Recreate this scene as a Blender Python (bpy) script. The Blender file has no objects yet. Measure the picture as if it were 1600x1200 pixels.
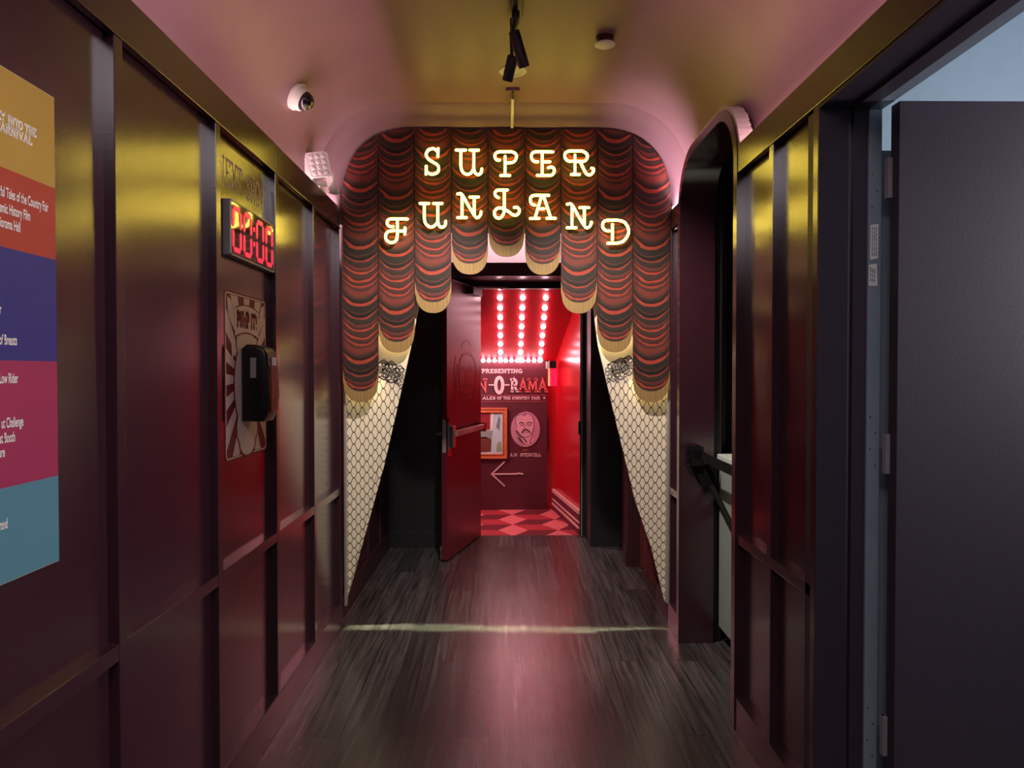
import bpy, bmesh, math, random
from mathutils import Vector, Matrix

random.seed(7)
SC = bpy.context.scene
COL = SC.collection
PI = math.pi

# ------------------------------------------------------------------ camera
cam_d = bpy.data.cameras.new('camera')
cam_d.lens = 36.0 * 1130.0 / 1600.0
cam_d.sensor_width = 36.0
cam_d.clip_start = 0.05
cam = bpy.data.objects.new('camera', cam_d)
COL.objects.link(cam)
cam.location = (0, 0, 1.5)
cam.rotation_euler = (PI / 2 - math.atan(20 / 1130), 0, -math.atan(12 / 1130))
SC.camera = cam

# ------------------------------------------------------------------ colour management, world
SC.view_settings.view_transform = 'Standard'
SC.view_settings.look = 'None'
SC.view_settings.gamma = 1.0
SC.view_settings.use_curve_mapping = False
SC.view_settings.exposure = 0.0
world = bpy.data.worlds.new('world')
SC.world = world
world.use_nodes = True
world.node_tree.nodes['Background'].inputs[0].default_value = (0.66, 0.60, 0.68, 1)
world.node_tree.nodes['Background'].inputs[1].default_value = 0.06


def area(name, loc, aim, sx, sy, power, col, spread=180.0, roll_y=True):
    """rectangular lamp; aim = direction it shines"""
    d = bpy.data.lights.new(name, 'AREA')
    d.shape = 'RECTANGLE'
    d.size, d.size_y = sx, sy
    d.energy = power
    d.color = col
    d.spread = math.radians(spread)
    o = bpy.data.objects.new(name, d)
    COL.objects.link(o)
    o.location = loc
    z = -Vector(aim).normalized()
    ref = Vector((0, 1, 0)) if abs(z.y) < 0.9 else Vector((0, 0, 1))
    y = (ref - z * ref.dot(z)).normalized()
    x = y.cross(z)
    o.rotation_euler = Matrix((x, y, z)).transposed().to_euler()
    return o


LED = (1.0, 0.56, 0.62)
area('cove_led_left', (-1.022, 1.36, 2.372), (-0.5, 0, 1), 0.02, 5.70, 27, LED)
area('cove_led_right', (1.026, 0.72, 2.372), (0.5, 0, 1), 0.02, 4.46, 21.5, LED)
area('cove_led_right_end', (1.005, 4.09, 2.39), (0.05, 0.1, 1), 0.02, 0.18, 8, (1.0, 0.70, 0.84))
area('cove_led_left_end', (-0.985, 4.16, 2.40), (0.05, 0.1, 1), 0.02, 0.10, 5.0, (1.0, 0.72, 0.84))
for k_ in range(5):
    area('curtain_led', (-0.721 + 0.368 * k_, 4.229, 2.38), (0, -0.009 * k_, -1), 0.372, 0.012, 0.55, (0.88, 1.0, 0.60), 4.0)
for hx_, hz_ in ((-0.83, 1.46), (-0.62, 1.72), (0.64, 1.72), (0.86, 1.46)):
    area('drape_led', (hx_, 4.232, hz_), (0, 0.12, -1), 0.19, 0.012, 0.35, (1.0, 0.88, 0.42), 150.0)
area('vestibule_cove_led', (0.05, 6.20, 2.425), (0, 0.5, 1), 1.3, 0.02, 28.0, (1.0, 0.74, 0.72), 140.0)
area('side_room_lamp', (2.2, 2.35, 3.3), (0, 0.25, -1), 1.2, 0.4, 1.6, (0.66, 0.83, 1.0))
area('red_room_fill', (-0.75, 7.15, 1.75), (0.55, 0, -0.8), 0.5, 0.5, 20.0, (1.0, 0.66, 0.68))  # added fill kept out of view, lifts carpet and walls under the bulbs
area('hall_fill', (0.0, -0.1, 2.94), (0, 0.1, -1), 1.0, 1.0, 26.0, (1.0, 0.87, 0.92))  # added unseen fill overhead, brightens the near walls and poster
area('side_room_fill', (3.0, 1.88, 2.0), (-1, -0.08, -0.08), 1.2, 0.3, 66.0, (0.98, 0.90, 1.0))  # added fill in the side room, no window there; lifts the poster


def spot(name, loc, target, deg, blend, power, col, rad=0.03):
    d = bpy.data.lights.new(name, 'SPOT')
    d.energy = power
    d.spot_size = math.radians(deg)
    d.spot_blend = blend
    d.color = col
    d.shadow_soft_size = rad
    o = bpy.data.objects.new(name, d)
    COL.objects.link(o)
    o.location = loc
    o.rotation_euler = (Vector(target) - Vector(loc)).to_track_quat('-Z', 'Y').to_euler()
    return o


spot('doorway_fill', (-0.235, 6.74, 2.12), (0.22, 5.5, 0.0), 60, 0.9, 40, (1.0, 0.72, 0.78))  # added fill hidden by the door leaf, spills pink onto the threshold floor
spot('track_lamp_left_beam', (0.012, 3.26, 2.775), (-0.75, 4.24, 1.05), 78, 0.8, 160, (1.0, 0.90, 0.80))
spot('track_lamp_right_beam', (0.092, 3.12, 2.775), (0.78, 4.24, 1.05), 78, 0.8, 160, (1.0, 0.90, 0.80))

# ------------------------------------------------------------------ materials


def lin(c):
    return tuple((v / 12.92 if v <= 0.04045 else ((v + 0.055) / 1.055) ** 2.4) for v in [x / 255.0 for x in c])


def nodes_of(name):
    m = bpy.data.materials.new(name)
    m.use_nodes = True
    nt = m.node_tree
    return m, nt, nt.nodes['Principled BSDF']


def paint(name, rgb, rough=0.5, bump=0.0, scale=60.0, vary=0.12, metal=0.0, spec=0.5, coat=0.0):
    """painted surface: colour with soft mottling, fine surface bump"""
    m, nt, b = nodes_of(name)
    c = lin(rgb)
    tc = nt.nodes.new('ShaderNodeTexCoord')
    n = nt.nodes.new('ShaderNodeTexNoise')
    n.inputs['Scale'].default_value = scale * 0.15
    n.inputs['Detail'].default_value = 4
    nt.links.new(tc.outputs['Object'], n.inputs['Vector'])
    r = nt.nodes.new('ShaderNodeValToRGB')
    r.color_ramp.elements[0].color = tuple(v * (1 - vary) for v in c) + (1,)
    r.color_ramp.elements[1].color = tuple(min(1, v * (1 + vary)) for v in c) + (1,)
    r.color_ramp.elements[0].position = 0.3
    r.color_ramp.elements[1].position = 0.7
    nt.links.new(n.outputs['Fac'], r.inputs['Fac'])
    nt.links.new(r.outputs['Color'], b.inputs['Base Color'])
    b.inputs['Roughness'].default_value = rough
    b.inputs['Metallic'].default_value = metal
    b.inputs['Specular IOR Level'].default_value = spec
    b.inputs['Coat Weight'].default_value = coat
    b.inputs['Coat Roughness'].default_value = 0.2
    if bump > 0:
        n2 = nt.nodes.new('ShaderNodeTexNoise')
        n2.inputs['Scale'].default_value = scale
        n2.inputs['Detail'].default_value = 2
        nt.links.new(tc.outputs['Object'], n2.inputs['Vector'])
        bp = nt.nodes.new('ShaderNodeBump')
        bp.inputs['Strength'].default_value = bump
        bp.inputs['Distance'].default_value = 0.004
        nt.links.new(n2.outputs['Fac'], bp.inputs['Height'])
        nt.links.new(bp.outputs['Normal'], b.inputs['Normal'])
    return m


def emit(name, col, strength):
    m, nt, b = nodes_of(name)
    b.inputs['Base Color'].default_value = tuple(min(1, c) for c in col) + (1,)
    b.inputs['Emission Color'].default_value = tuple(col) + (1,)
    b.inputs['Emission Strength'].default_value = strength
    b.inputs['Roughness'].default_value = 0.4
    return m


def math_node(nt, op, a, b=None, clamp=False):
    n = nt.nodes.new('ShaderNodeMath')
    n.operation = op
    n.use_clamp = clamp
    for i, v in enumerate((a, b)):
        if v is None:
            continue
        if isinstance(v, (int, float)):
            n.inputs[i].default_value = v
        else:
            nt.links.new(v, n.inputs[i])
    return n.outputs[0]


M = {}
M['maroon'] = paint('maroon_gloss_paint', (58, 30, 39), 0.20, 0.05, 150, 0.06, spec=0.9, coat=0.7)
M['maroon_flat'] = paint('maroon_satin_paint', (62, 27, 33), 0.42, 0.05, 90, 0.06)
M['black_paint'] = paint('dark_satin_paint', (29, 26, 30), 0.45, 0.05, 90, 0.06)
M['vault'] = paint('mauve_ceiling_paint', (143, 112, 119), 0.42, 0.06, 30, 0.05, spec=0.45)
M['purple'] = paint('dark_purple_paint', (53, 40, 51), 0.5, 0.06, 120, 0.05)
M['blue_grey'] = paint('blue_grey_metal_paint', (128, 140, 150), 0.45, 0.03, 90, 0.05)
M['pale_wall'] = paint('pale_blue_wall_paint', (122, 142, 152), 0.7, 0.04, 90, 0.03)
M['counter'] = paint('grey_green_laminate', (150, 160, 152), 0.5, 0.04, 150, 0.05)
M['counter_top'] = paint('pale_counter_laminate', (215, 220, 214), 0.35, 0.02, 90, 0.04)
M['display'] = paint('clock_display_glass', (12, 8, 9), 0.05, 0.0, 40, 0.05, spec=0.8)
M['webbing'] = paint('black_webbing', (10, 10, 11), 0.85, 0.0, 150, 0.1, spec=0.2)
M['black'] = paint('black_plastic', (16, 16, 18), 0.32, 0.02, 150, 0.1)
M['matte_black'] = paint('matte_black_metal', (20, 20, 21), 0.45, 0.02, 150, 0.1)
M['white'] = paint('white_plastic', (225, 228, 220), 0.4, 0.02, 150, 0.04)
M['cam_white'] = paint('greenish_white_plastic', (228, 240, 222), 0.4, 0.0, 150, 0.03)
M['plaster'] = paint('raw_white_plaster', (222, 210, 205), 0.8, 0.6, 50, 0.1)
M['chrome'] = paint('brushed_steel', (205, 205, 200), 0.28, 0.02, 150, 0.05, metal=1.0)
M['grey_metal'] = paint('grey_metal_casing', (142, 136, 138), 0.5, 0.02, 120, 0.05)
M['trim_grey'] = paint('grey_edge_trim', (150, 145, 140), 0.4, 0.02, 120, 0.05)
M['soffit'] = paint('reflection_tinted_soffit', (150, 118, 124), 0.22, 0.02, 90, 0.05, spec=0.8)  # made lighter than the maroon so reflected bulb light sits in the colour
M['gold'] = None
M['cream'] = paint('cream_print', (246, 226, 212), 0.6, 0.0, 40, 0.05)
M['red_print'] = paint('red_print', (134, 40, 46), 0.55, 0.0, 40, 0.06)
M['tan_print'] = paint('tan_lettering_vinyl', (252, 232, 206), 0.55, 0.0, 60, 0.05, spec=0.3)
M['lens'] = paint('smoked_dome', (24, 26, 30), 0.06, 0.0, 40, 0.05, spec=0.9)
M['red_wall'] = paint('red_gloss_paint', (196, 22, 34), 0.22, 0.05, 60, 0.05, spec=0.6)
M['red_ceiling'] = paint('red_ceiling_paint', (205, 10, 28), 0.5, 0.04, 60, 0.06)
M['text_wall'] = paint('maroon_graphic_wall', (96, 36, 48), 0.5, 0.02, 90, 0.05)
M['pink_text'] = paint('pale_pink_lettering', (246, 205, 205), 0.5, 0.0, 60, 0.03)
M['coral_text'] = paint('coral_lettering', (226, 96, 96), 0.5, 0.0, 60, 0.04)
M['shadow_text'] = paint('dark_drop_lettering', (40, 14, 22), 0.5, 0.0, 60, 0.04)
M['medal'] = paint('dusty_pink_print', (206, 140, 158), 0.55, 0.0, 60, 0.05)
M['ink'] = paint('dark_ink_print', (52, 18, 32), 0.6, 0.0, 60, 0.05)
M['lace'] = paint('black_lace_print', (16, 18, 18), 0.6, 0.0, 60, 0.05)
M['frame_gold'] = paint('orange_gilt_frame', (214, 118, 74), 0.4, 0.4, 90, 0.12)
M['base_pale'] = paint('pale_pink_moulding', (236, 170, 168), 0.4, 0.02, 60, 0.04)
M['glass_img'] = paint('pale_blue_print', (196, 222, 226), 0.35, 0.0, 20, 0.1)
M['brown_img'] = paint('brown_print', (120, 62, 48), 0.5, 0.0, 30, 0.2)
M['green_img'] = paint('green_print', (150, 176, 140), 0.5, 0.0, 30, 0.2)
M['red_img'] = paint('crimson_print', (150, 36, 50), 0.5, 0.0, 30, 0.15)
M['carpet_light'] = paint('carpet_rose', (222, 104, 110), 0.95, 0.5, 400, 0.12)
M['carpet_mid'] = paint('carpet_crimson', (178, 44, 56), 0.95, 0.5, 400, 0.12)
M['carpet_dark'] = paint('carpet_wine', (112, 22, 36), 0.95, 0.5, 400, 0.12)
M['velvet'] = paint('dark_red_velvet', (96, 24, 30), 0.8, 0.2, 200, 0.15)
M['poster_gold'] = paint('poster_ochre', (186, 148, 66), 0.5, 0.0, 60, 0.03)
M['poster_red'] = paint('poster_brick', (176, 62, 50), 0.5, 0.0, 60, 0.03)
M['poster_blue'] = paint('poster_navy', (50, 50, 120), 0.5, 0.0, 60, 0.03)
M['poster_pink'] = paint('poster_raspberry', (164, 48, 86), 0.5, 0.0, 60, 0.03)
M['poster_teal'] = paint('poster_teal', (84, 138, 152), 0.5, 0.0, 60, 0.03)
M['poster_text'] = paint('poster_white_text', (246, 240, 228), 0.5, 0.0, 60, 0.03)
M['poster_edge'] = paint('poster_board_edge', (206, 196, 170), 0.6, 0.0, 60, 0.03)
M['neon'] = emit('neon_tube_glow', (1.0, 0.76, 0.10), 9.5)
M['bulb'] = emit('bulb_glow', (1.0, 0.60, 0.67), 17.0)
M['led_end'] = emit('led_strip_glow', (1.0, 0.86, 0.80), 6.0)
M['digit'] = emit('red_led_glow', (1.0, 0.025, 0.08), 0.9)
M['exit_red'] = emit('exit_panel_glow', (1.0, 0.01, 0.06), 1.2)
M['exit_edge'] = emit('exit_edge_glow', (1.0, 0.22, 0.10), 1.7)


def fringe_mat():
    m, nt, b = nodes_of('gold_fringe_print')
    tc = nt.nodes.new('ShaderNodeTexCoord')
    mp = nt.nodes.new('ShaderNodeMapping')
    mp.inputs['Scale'].default_value = (260, 1, 6)
    nt.links.new(tc.outputs['Object'], mp.inputs['Vector'])
    n = nt.nodes.new('ShaderNodeTexNoise')
    n.inputs['Scale'].default_value = 1.0
    n.inputs['Detail'].default_value = 3
    nt.links.new(mp.outputs[0], n.inputs['Vector'])
    r = nt.nodes.new('ShaderNodeValToRGB')
    e = r.color_ramp.elements
    e[0].position, e[1].position = 0.25, 0.75
    e[0].color = lin((128, 96, 52)) + (1,)
    e[1].color = lin((176, 142, 86)) + (1,)
    nt.links.new(n.outputs['Fac'], r.inputs['Fac'])
    nt.links.new(r.outputs['Color'], b.inputs['Base Color'])
    b.inputs['Roughness'].default_value = 0.6
    return m


M['gold'] = fringe_mat()


def swag_mat():
    """printed swags of a gathered theatre curtain (object x: across, z: up from the hem)"""
    m, nt, b = nodes_of('swagged_curtain_print')
    tc = nt.nodes.new('ShaderNodeTexCoord')
    sp = nt.nodes.new('ShaderNodeSeparateXYZ')
    nt.links.new(tc.outputs['Object'], sp.inputs[0])
    u = math_node(nt, 'DIVIDE', sp.outputs[0], 0.105)
    u2 = math_node(nt, 'POWER', math_node(nt, 'ABSOLUTE', u), 2.3)
    # sag varies from fold to fold
    cmb = nt.nodes.new('ShaderNodeCombineXYZ')
    nt.links.new(math_node(nt, 'MULTIPLY', sp.outputs[2], 9.0), cmb.inputs[2])
    n1 = nt.nodes.new('ShaderNodeTexNoise')
    n1.inputs['Scale'].default_value = 1.0
    n1.inputs['Detail'].default_value = 1.0
    nt.links.new(cmb.outputs[0], n1.inputs['Vector'])
    sag = math_node(nt, 'ADD', math_node(nt, 'MULTIPLY', n1.outputs['Fac'], 0.03), 0.046)
    s = math_node(nt, 'SUBTRACT', sp.outputs[2], math_node(nt, 'MULTIPLY', u2, sag))
    mp = nt.nodes.new('ShaderNodeMapping')
    mp.inputs['Scale'].default_value = (8, 1, 26)
    nt.links.new(tc.outputs['Object'], mp.inputs['Vector'])
    n2 = nt.nodes.new('ShaderNodeTexNoise')
    n2.inputs['Scale'].default_value = 1.0
    n2.inputs['Detail'].default_value = 2.0
    nt.links.new(mp.outputs[0], n2.inputs['Vector'])
    s = math_node(nt, 'ADD', s, math_node(nt, 'MULTIPLY', math_node(nt, 'SUBTRACT', n2.outputs['Fac'], 0.5), 0.026))
    f = math_node(nt, 'FRACT', math_node(nt, 'ADD', math_node(nt, 'DIVIDE', s, 0.33), 0.06))
    r = nt.nodes.new('ShaderNodeValToRGB')
    cr = r.color_ramp
    cr.interpolation = 'LINEAR'
    RED, MID, MAR, BRN, DRK, LINE = (164, 66, 49), (116, 53, 44), (74, 46, 42), (64, 48, 41), (47, 40, 35), (30, 19, 17)
    stops = [(0.0, MAR), (.035, MAR), (.045, MID), (.075, RED), (.088, LINE), (.10, MAR), (.135, MAR), (.142, LINE), (.15, RED), (.185, RED), (.195, LINE),
             (.21, MAR), (.29, BRN), (.296, RED), (.325, RED), (.335, LINE), (.35, MAR), (.40, MID), (.41, DRK), (.50, BRN), (.51, RED), (.53, MID), (.54, LINE),
             (.60, DRK), (.61, MID), (.62, DRK), (.72, DRK), (.73, RED), (.775, RED), (.79, LINE), (.86, BRN), (.92, MID)]
    while len(cr.elements) < len(stops):
        cr.elements.new(0.5)
    for el, (p, c) in zip(cr.elements, stops):
        el.position = p
        el.color = lin(c) + (1,)
    nt.links.new(f, r.inputs['Fac'])
    # folds gather and pinch towards the seams
    au = math_node(nt, 'ABSOLUTE', u)
    k = math_node(nt, 'MULTIPLY', math_node(nt, 'SUBTRACT', au, 0.70), 2.2, clamp=True)
    mx = nt.nodes.new('ShaderNodeMix')
    mx.data_type = 'RGBA'
    nt.links.new(k, mx.inputs[0])
    nt.links.new(r.outputs['Color'], mx.inputs[6])
    mx.inputs[7].default_value = lin((56, 33, 30)) + (1,)
    nt.links.new(mx.outputs[2], b.inputs['Base Color'])
    b.inputs['Roughness'].default_value = 0.55
    b.inputs['Specular IOR Level'].default_value = 0.3
    return m


M['swag'] = swag_mat()


def fishnet_mat():
    """cream board printed with a black fishnet mesh"""
    m, nt, b = nodes_of('fishnet_stocking_print')
    tc = nt.nodes.new('ShaderNodeTexCoord')
    sp = nt.nodes.new('ShaderNodeSeparateXYZ')
    nt.links.new(tc.outputs['Object'], sp.inputs[0])
    z = sp.outputs[2]
    # lozenges shorten towards the foot: v = integral of 1 / (0.048 + 0.022 z)
    v = math_node(nt, 'MULTIPLY', math_node(nt, 'LOGARITHM', math_node(nt, 'ADD', math_node(nt, 'MULTIPLY', z, 0.024), 0.046), math.e), 1 / 0.024)
    uu = math_node(nt, 'DIVIDE', math_node(nt, 'ADD', sp.outputs[0], math_node(nt, 'MULTIPLY', z, 0.0)), 0.050)
    outs = []
    for sgn in (1, -1):
        a = math_node(nt, 'ADD', uu, math_node(nt, 'MULTIPLY', v, sgn))
        c = math_node(nt, 'ADD', a, math_node(nt, 'MULTIPLY', math_node(nt, 'SINE', math_node(nt, 'MULTIPLY', math_node(nt, 'SUBTRACT', uu, math_node(nt, 'MULTIPLY', v, sgn)), 2 * PI)), 0.07))
        d = math_node(nt, 'ABSOLUTE', math_node(nt, 'SUBTRACT', math_node(nt, 'FRACT', c), 0.5))
        outs.append(d)
    d = math_node(nt, 'MINIMUM', outs[0], outs[1])
    net = math_node(nt, 'LESS_THAN', d, 0.055)
    net = math_node(nt, 'MULTIPLY', net, math_node(nt, 'LESS_THAN', z, 1.335))
    mx = nt.nodes.new('ShaderNodeMix')
    mx.data_type = 'RGBA'
    nt.links.new(net, mx.inputs[0])
    mx.inputs[6].default_value = lin((240, 222, 200)) + (1,)
    mx.inputs[7].default_value = lin((34, 28, 26)) + (1,)
    nt.links.new(mx.outputs[2], b.inputs['Base Color'])
    b.inputs['Roughness'].default_value = 0.6
    return m


M['fishnet'] = fishnet_mat()


def floor_mat():
    m, nt, b = nodes_of('dark_vinyl_plank_floor')
    tc = nt.nodes.new('ShaderNodeTexCoord')
    mp = nt.nodes.new('ShaderNodeMapping')
    mp.inputs['Rotation'].default_value = (0, 0, PI / 2)
    nt.links.new(tc.outputs['Object'], mp.inputs['Vector'])
    br = nt.nodes.new('ShaderNodeTexBrick')
    br.offset = 0.37
    br.inputs['Scale'].default_value = 1.0
    br.inputs['Brick Width'].default_value = 1.22
    br.inputs['Row Height'].default_value = 0.152
    br.inputs['Mortar Size'].default_value = 0.0024
    br.inputs['Mortar Smooth'].default_value = 0.2
    br.inputs['Bias'].default_value = 0.0
    br.inputs['Color1'].default_value = (0, 0, 0, 1)
    br.inputs['Color2'].default_value = (1, 1, 1, 1)
    br.inputs['Mortar'].default_value = (0.5, 0.5, 0.5, 1)
    nt.links.new(mp.outputs[0], br.inputs['Vector'])
    # grain drawn out along the planks, shifted plank by plank
    mg = nt.nodes.new('ShaderNodeMapping')
    mg.inputs['Scale'].default_value = (54, 2.0, 1)
    nt.links.new(tc.outputs['Object'], mg.inputs['Vector'])
    add = nt.nodes.new('ShaderNodeVectorMath')
    add.operation = 'MULTIPLY_ADD'
    nt.links.new(br.outputs['Color'], add.inputs[0])
    add.inputs[1].default_value = (17, 23, 5)
    nt.links.new(mg.outputs[0], add.inputs[2])
    g = nt.nodes.new('ShaderNodeTexNoise')
    g.inputs['Scale'].default_value = 1.0
    g.inputs['Detail'].default_value = 6
    g.inputs['Roughness'].default_value = 0.65
    g.inputs['Distortion'].default_value = 0.6
    nt.links.new(add.outputs[0], g.inputs['Vector'])
    r = nt.nodes.new('ShaderNodeValToRGB')
    e = r.color_ramp.elements
    e[0].position, e[1].position = 0.34, 0.68
    e[0].color = lin((28, 26, 26)) + (1,)
    e[1].color = lin((100, 93, 93)) + (1,)
    nt.links.new(g.outputs['Fac'], r.inputs['Fac'])
    mx = nt.nodes.new('ShaderNodeMix')
    mx.data_type = 'RGBA'
    mx.blend_type = 'MULTIPLY'
    mx.inputs[0].default_value = 1.0
    nt.links.new(r.outputs['Color'], mx.inputs[6])
    r2 = nt.nodes.new('ShaderNodeValToRGB')
    r2.color_ramp.elements[0].color = (0.42, 0.42, 0.42, 1)
    r2.color_ramp.elements[1].color = (1.25, 1.2, 1.18, 1)
    nt.links.new(br.outputs['Color'], r2.inputs['Fac'])
    nt.links.new(r2.outputs['Color'], mx.inputs[7])
    mo = nt.nodes.new('ShaderNodeMix')
    mo.data_type = 'RGBA'
    nt.links.new(br.outputs['Fac'], mo.inputs[0])
    nt.links.new(mx.outputs[2], mo.inputs[6])
    mo.inputs[7].default_value = (0.004, 0.004, 0.004, 1)
    nt.links.new(mo.outputs[2], b.inputs['Base Color'])
    rr = nt.nodes.new('ShaderNodeMapRange')
    rr.inputs['From Min'].default_value = 0.3
    rr.inputs['From Max'].default_value = 0.7
    rr.inputs['To Min'].default_value = 0.34
    rr.inputs['To Max'].default_value = 0.25
    nt.links.new(g.outputs['Fac'], rr.inputs['Value'])
    nt.links.new(rr.outputs[0], b.inputs['Roughness'])
    hb = math_node(nt, 'SUBTRACT', math_node(nt, 'MULTIPLY', g.outputs['Fac'], 0.5), br.outputs['Fac'])
    bp = nt.nodes.new('ShaderNodeBump')
    bp.inputs['Strength'].default_value = 0.08
    bp.inputs['Distance'].default_value = 0.002
    nt.links.new(hb, bp.inputs['Height'])
    nt.links.new(bp.outputs['Normal'], b.inputs['Normal'])
    b.inputs['Specular IOR Level'].default_value = 1.0
    b.inputs['Coat Weight'].default_value = 0.4
    b.inputs['Coat Roughness'].default_value = 0.30
    return m


M['floor'] = floor_mat()

# ------------------------------------------------------------------ mesh helpers


def world_origin(o):
    v = Vector((0, 0, 0))
    while o is not None:
        v = v + Vector(o.location)
        o = o.parent
    return v


def obj(name, bm, mat, parent=None, smooth=False, origin=None):
    """link bm (in world metres) as ONE mesh object; origin at the foot of a top-level mesh"""
    bmesh.ops.recalc_face_normals(bm, faces=bm.faces[:])
    if parent is not None:
        off = world_origin(parent)
    elif origin is not None:
        off = Vector(origin)
    else:
        xs = [v.co for v in bm.verts]
        lo = [min(c[i] for c in xs) for i in range(3)]
        hi = [max(c[i] for c in xs) for i in range(3)]
        off = Vector(((lo[0] + hi[0]) / 2, (lo[1] + hi[1]) / 2, lo[2]))
    bmesh.ops.translate(bm, vec=-off, verts=bm.verts[:])
    me = bpy.data.meshes.new(name)
    bm.to_mesh(me)
    bm.free()
    if smooth:
        for p in me.polygons:
            p.use_smooth = True
        if hasattr(me, 'set_sharp_from_angle'):
            me.set_sharp_from_angle(angle=math.radians(40))
    for mm in (mat if isinstance(mat, (list, tuple)) else [mat]):
        me.materials.append(mm)
    o = bpy.data.objects.new(name, me)
    COL.objects.link(o)
    if parent is not None:
        o.parent = parent
    else:
        o.location = off
    return o


def tag(o, label, cat, group=None, kind=None):
    if label:
        o['label'] = label
    if cat:
        o['category'] = cat
    if group:
        o['group'] = group
    if kind:
        o['kind'] = kind
    return o


def thing(name, label, cat, loc, group=None, kind=None):
    o = bpy.data.objects.new(name, None)
    o.empty_display_size = 0.05
    COL.objects.link(o)
    o.location = loc
    return tag(o, label, cat, group, kind)


def struct(name, bm, mat, label=None, cat=None, smooth=False):
    return tag(obj(name, bm, mat, None, smooth), label, cat, None, 'structure')


def new():
    return bmesh.new()


def box(bm, x0, x1, y0, y1, z0, z1, bev=0.0):
    b2 = bmesh.new()
    vs = [b2.verts.new((x, y, z)) for x in (x0, x1) for y in (y0, y1) for z in (z0, z1)]
    for f in ((0, 1, 3, 2), (4, 6, 7, 5), (0, 4, 5, 1), (2, 3, 7, 6), (0, 2, 6, 4), (1, 5, 7, 3)):
        b2.faces.new([vs[i] for i in f])
    if bev > 0:
        bmesh.ops.bevel(b2, geom=b2.edges[:], offset=bev, segments=2, affect='EDGES', profile=0.6)
    merge(bm, b2)
    return bm


def merge(bm, b2):
    me = bpy.data.meshes.new('tmp')
    b2.to_mesh(me)
    b2.free()
    bm.from_mesh(me)
    bpy.data.meshes.remove(me)


def frame_of(d):
    d = Vector(d).normalized()
    ref = Vector((0, 0, 1)) if abs(d.z) < 0.9 else Vector((1, 0, 0))
    a = d.cross(ref).normalized()
    return a, d.cross(a).normalized()


def lathe(bm, origin, axis, prof, n=32):
    """prof: list of (radius, distance along axis)"""
    o = Vector(origin)
    ax = Vector(axis).normalized()
    a, b = frame_of(ax)
    rings = []
    for r, h in prof:
        if r < 1e-6:
            rings.append([bm.verts.new(o + ax * h)])
        else:
            rings.append([bm.verts.new(o + ax * h + (a * math.cos(2 * PI * i / n) + b * math.sin(2 * PI * i / n)) * r) for i in range(n)])
    for p, q in zip(rings, rings[1:]):
        for i in range(n):
            j = (i + 1) % n
            if len(p) == 1 and len(q) == 1:
                continue
            if len(p) == 1:
                bm.faces.new((p[0], q[i], q[j]))
            elif len(q) == 1:
                bm.faces.new((p[i], p[j], q[0]))
            else:
                bm.faces.new((p[i], p[j], q[j], q[i]))
    for ring, fl in ((rings[0], 1), (rings[-1], 0)):
        if len(ring) > 1:
            bm.faces.new(ring if fl else ring[::-1])
    return bm


def cyl(bm, p0, p1, r, r1=None, n=24, bev=0.0):
    L = (Vector(p1) - Vector(p0)).length
    r1 = r if r1 is None else r1
    if bev:
        prof = [(0, 0), (r - bev, 0), (r, bev), (r1, L - bev), (r1 - bev, L), (0, L)]
    else:
        prof = [(0, 0), (r, 0), (r1, L), (0, L)]
    return lathe(bm, p0, Vector(p1) - Vector(p0), prof, n)


def catmull(pts, sub=6):
    if len(pts) < 3:
        return [Vector(p) for p in pts]
    P = [Vector(p) for p in pts]
    P = [P[0] * 2 - P[1]] + P + [P[-1] * 2 - P[-2]]
    out = []
    for i in range(1, len(P) - 2):
        p0, p1, p2, p3 = P[i - 1:i + 3]
        for k in range(sub):
            t = k / sub
            out.append(0.5 * ((2 * p1) + (p2 - p0) * t + (2 * p0 - 5 * p1 + 4 * p2 - p3) * t * t + (3 * p1 - p0 - 3 * p2 + p3) * t ** 3))
    out.append(P[-2])
    return out


def tube(bm, path, r, n=12, round_caps=True):
    path = [Vector(p) for p in path]
    rings = []
    d0 = (path[1] - path[0]).normalized()
    a, b = frame_of(d0)
    pts, rad, dirs = [], [], []
    for i, p in enumerate(path):
        d = (path[min(i + 1, len(path) - 1)] - path[max(i - 1, 0)]).normalized()
        dirs.append(d)
    seq = []
    if round_caps:
        for k in range(1, 4):
            t = k / 4 * PI / 2
            seq.append((path[0] - dirs[0] * r * math.cos(t), r * math.sin(t), dirs[0]))
    for p, d in zip(path, dirs):
        seq.append((p, r, d))
    if round_caps:
        for k in range(3, 0, -1):
            t = k / 4 * PI / 2
            seq.append((path[-1] + dirs[-1] * r * math.cos(t), r * math.sin(t), dirs[-1]))
    for p, rr, d in seq:
        a = (a - d * a.dot(d)).normalized()
        b = d.cross(a)
        rings.append([bm.verts.new(p + (a * math.cos(2 * PI * i / n) + b * math.sin(2 * PI * i / n)) * rr) for i in range(n)])
    for q0, q1 in zip(rings, rings[1:]):
        for i in range(n):
            j = (i + 1) % n
            bm.faces.new((q0[i], q0[j], q1[j], q1[i]))
    bm.faces.new(rings[0][::-1])
    bm.faces.new(rings[-1])
    return bm


def prism(bm, pts, fn0, fn1):
    """outline pts (2D) swept between two mappings fn0 -> fn1 (each (u, v) -> 3D)"""
    a = [bm.verts.new(fn0(*p)) for p in pts]
    b = [bm.verts.new(fn1(*p)) for p in pts]
    n = len(pts)
    f0 = bm.faces.new(a)
    f1 = bm.faces.new(b[::-1])
    for i in range(n):
        j = (i + 1) % n
        bm.faces.new((a[i], b[i], b[j], a[j]))
    return bm


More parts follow.
